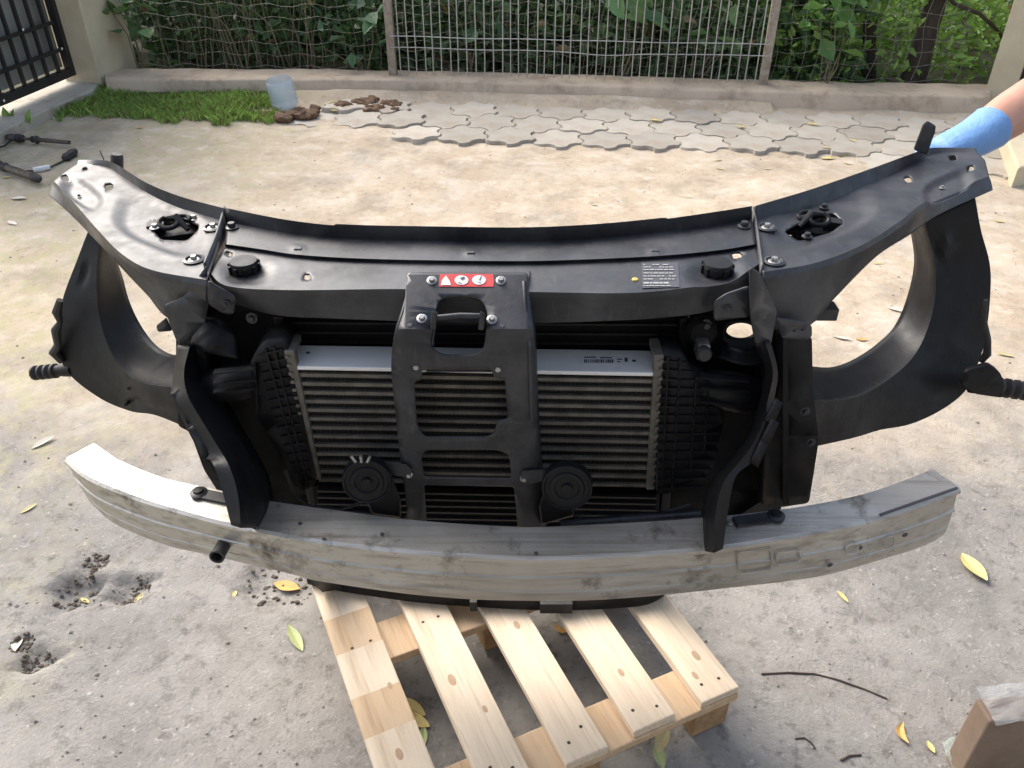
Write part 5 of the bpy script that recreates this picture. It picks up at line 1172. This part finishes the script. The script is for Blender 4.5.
# front-face scars: shallow raised residue and stamped pads on the right
f0s = lambda px, py: Yp(px, py, float(np.interp(px, [q[0] for q in ft], [Zp(*q).y for q in ft])) - .0015)
for q_ in ([(738, 552), (772, 549), (772, 570), (739, 574)], [(776, 553), (800, 550), (800, 562), (777, 565)], [(846, 545), (858, 543), (858, 553), (846, 555)], [(884, 538), (894, 535), (894, 546), (884, 549)]):
    mb = MB(); pts = [f0s(x, y) for x, y in rpoly(q_, 4)]; mb.tube(pts + pts[:2], .0016, 6, caps=False); mb.build('stamped_pad', M_alu, beam, smooth=True)
for x_, y_ in ((830, 565), (860, 548), (905, 535)): MB().lathe([(0, .0008), (.004, .0008), (.0052, 0)], f0s(x_, y_), (.1, -1, 0), 12).build('drilled_hole', M_ink, beam)
mb = MB(); mb.bar(bpt(880, 515, .001), bpt(957, 488, .001), .004, .003); mb.build('seam_gap', M_ink, beam)
# --- lower cross-member standing on the pallet
lm_ = cr([(308, 585, 0), (340, 592, 0), (400, 601, 0), (450, 606, 0), (540, 611, 0), (600, 610, 0), (645, 606, 0), (664, 597, 0)], 40); rws = [[] for _ in range(6)]
for i, (x, y, _) in enumerate(lm_):
    p = Zp(x, y, PT + .001)
    for k, (dy, dz) in enumerate(((0.002, 0), (-.002, .008), (0, .034), (.012, .042), (.07, .042), (.07, 0))): rws[k].append(p + Vector((0, dy, dz)))
vs = [p for r_ in rws for p in r_]; n = 41
fs = [(k * n + i, k * n + i + 1, ((k + 1) % 6) * n + i + 1, ((k + 1) % 6) * n + i) for k in range(6) for i in range(40)] + [tuple(k * n for k in range(6)), tuple(k * n + 40 for k in range(6))]
lcm = mk('lower_crossmember', vs, fs, M_plastic, fe, smooth=True, angle=35)
# side legs that tie the lower cross-member to the columns
for sx, px in ((-1, 330), (1, 640)):
    a_ = Zp(px, 598, PT + .02) + Vector((0, .04, 0)); t_ = Yp(250 if sx < 0 else 770, 500, 1.15); mb = MB(); mb.bar(a_, t_, .05, .03, (0, 1, 0)); mb.build('side_strut', M_plastic, fe)
for (xa, ya, xb) in ((540, 606, 572), (470, 604, 477)):
    q0, q1 = Zp(xa, ya, PT + .02), Zp(xb, ya, PT + .02); MB().box((q0 + q1) / 2 + Vector((0, -.002, 0)), ((q1 - q0).length, .012, .03)).build('rubber_pad', M_rubber, lcm)

# ------------------------------------------------------------------ person holding the right wing (only the gloved arm is in view)
grip = Pz(958, 150, .0); 
hand = grip + Vector((.015, .075, -.035)); wrist = hand + Vector((.085, .05, .022)); elbow = Vector((1.27, 1.93, 1.12)); should = Vector((1.55, 2.06, 1.46))
def skinned(name, nodes, edges, m, parent=None, sub=2):
    me = bpy.data.meshes.new(name); me.from_pydata([n_[0] for n_ in nodes], edges, []); o = bpy.data.objects.new(name, me); col.objects.link(o); adopt(o, parent)
    sk = o.modifiers.new('skin', 'SKIN'); sk.use_smooth_shade = True
    lay = me.skin_vertices[0].data if len(me.skin_vertices) else None
    for i, n_ in enumerate(nodes):
        rr = n_[1] if isinstance(n_[1], tuple) else (n_[1], n_[1]); lay[i].radius = rr; lay[i].use_root = (i == 0)
    ss = o.modifiers.new('sub', 'SUBSURF'); ss.levels = sub; ss.render_levels = sub
    me.materials.append(m); return o
pel = Vector((1.86, 2.06, .93))
person = empty('person', (pel.x, pel.y, 0), 'person at the right edge in a blue glove, steadying the car part', 'person')
V = Vector
nodes = [(pel, .15), (pel + V((-.05, 0, .22)), .14), (pel + V((-.14, 0, .45)), .165), (pel + V((-.18, 0, .56)), .08), (pel + V((-.215, 0, .66)), .085), (pel + V((-.235, 0, .77)), .095), (pel + V((-.225, 0, .86)), .07),
         (should + V((.14, -.02, 0)), .08), (should, .065), (elbow, (.056, .056)), (elbow.lerp(wrist, .35), .055), (elbow.lerp(wrist, .7), .054), (wrist, (.044, .042)),
         (pel + V((-.10, .20, .46)), .07), (pel + V((-.06, .27, .22)), .048), (pel + V((-.26, .30, .06)), .042), (pel + V((-.40, .30, .02)), .03),
         (pel + V((0, -.11, -.08)), .10), (pel + V((-.03, -.12, -.46)), .065), (pel + V((.03, -.13, -.84)), .045), (pel + V((0, .11, -.08)), .10), (pel + V((.04, .12, -.46)), .065), (pel + V((.10, .13, -.84)), .045)]
E_ = [(0, 1), (1, 2), (2, 3), (3, 4), (4, 5), (5, 6), (2, 7), (7, 8), (8, 9), (9, 10), (10, 11), (11, 12), (2, 13), (13, 14), (14, 15), (15, 16), (0, 17), (17, 18), (18, 19), (0, 20), (20, 21), (21, 22)]
skinned('body', nodes, E_, M_skin, person)
# clothes a little larger than the body
nodes = [(pel + V((0, 0, .02)), .165), (pel + V((-.05, 0, .22)), .158), (pel + V((-.14, 0, .44)), .178), (pel + V((-.17, 0, .52)), .09), (should + V((.13, -.02, 0)), .093), (should + V((-.01, 0, -.005)), .079), (should.lerp(elbow, .5), .072), (pel + V((-.10, .20, .45)), .085), (pel + V((-.08, .25, .31)), .07)]
skinned('shirt', nodes, [(0, 1), (1, 2), (2, 3), (2, 4), (4, 5), (5, 6), (2, 7), (7, 8)], M_shirt, person)
nodes = [(pel + V((0, 0, .0)), .17), (pel + V((0, -.11, -.08)), .115), (pel + V((-.03, -.12, -.46)), .083), (pel + V((.03, -.13, -.84)), .068), (pel + V((0, .11, -.08)), .115), (pel + V((.04, .12, -.46)), .083), (pel + V((.10, .13, -.84)), .068)]
skinned('trousers', nodes, [(0, 1), (1, 2), (2, 3), (0, 4), (4, 5), (5, 6)], M_jeans, person)
for q in (V((.03, -.13, 0)), V((.10, .13, 0))):
    c = V((pel.x + q.x, pel.y + q.y, .045)); skinned('shoe', [(c, .052), (c + V((-.10, 0, -.005)), (.05, .042)), (c + V((-.19, 0, -.012)), (.042, .032))], [(0, 1), (1, 2)], M_shoe, person)
hc = pel + V((-.222, 0, .80)); hd = MB(); hd.add([hc + V((v.x * .10 + .012, v.y * .088, v.z * .115 + .025)) * 1 if v.z > -.15 or v.x > .2 else hc + V((v.x * .05 + .03, v.y * .08, v.z * .05 + .03)) for v in icv], icf); hd.build('hair', M_hair, person, smooth=True)
for s_ in (-1, 1):
    MB().lathe([(0, .004), (.008, .003), (.011, 0)], hc + V((-.088, s_ * .033, -.01)), (-1, 0, 0), 10).build('eye', M_face, person)
    MB().lathe([(.008, .0), (.03, .004), (.026, .012), (.0, .006)], hc + V((.0, s_ * .085, -.015)), (0, s_, 0), 12).build('ear', M_skin, person)
MB().tube([hc + V((-.088, 0, .005)), hc + V((-.112, 0, -.035)), hc + V((-.092, 0, -.042))], [.007, .014, .010], 8).build('nose', M_skin, person, smooth=True)
MB().tube([hc + V((-.084, -.024, -.07)), hc + V((-.092, 0, -.068)), hc + V((-.084, .024, -.07))], [.003, .006, .003], 6).build('mouth', M_red, person, smooth=True)
# glove: cuff over the wrist, palm, four fingers and thumb closed on the wing's back edge
ad = (elbow - wrist).normalized()
gl_nodes = [(wrist + ad * .05, (.056, .053)), (wrist + ad * .042, (.052, .049)), (wrist + ad * .02, (.050, .047)), (wrist - ad * .02, (.047, .042)), (hand + V((.012, .012, .010)), (.044, .030)), (hand + V((-.02, .0, .004)), (.040, .024))]
gnod = skinned('glove', gl_nodes, [(0, 1), (1, 2), (2, 3), (3, 4), (4, 5)], M_glove, person)
kn = hand + V((-.035, -.002, .004))
for k, (dx, l) in enumerate(((-.008, .9), (-.003, 1.0), (.002, .95), (.008, .78))):
    b_ = kn + V((-.012 + k * .020, .012 - k * .008, -.002)) ; skinned('glove_finger', [(b_ + V((.01, .012, 0)), .0105), (b_ + V((-.012 * l, -.012, -.004)), .010), (b_ + V((-.018 * l, -.022, -.032 * l)), .0092), (b_ + V((-.012 * l, -.034, -.052 * l)), .0082)], [(0, 1), (1, 2), (2, 3)], M_glove, gnod, sub=1)
skinned('glove_thumb', [(hand + V((.02, -.02, .0)), .013), (hand + V((.0, -.05, .012)), .0115), (hand + V((-.022, -.062, .010)), .009)], [(0, 1), (1, 2)], M_glove, gnod, sub=1)
bpy.context.view_layer.update()
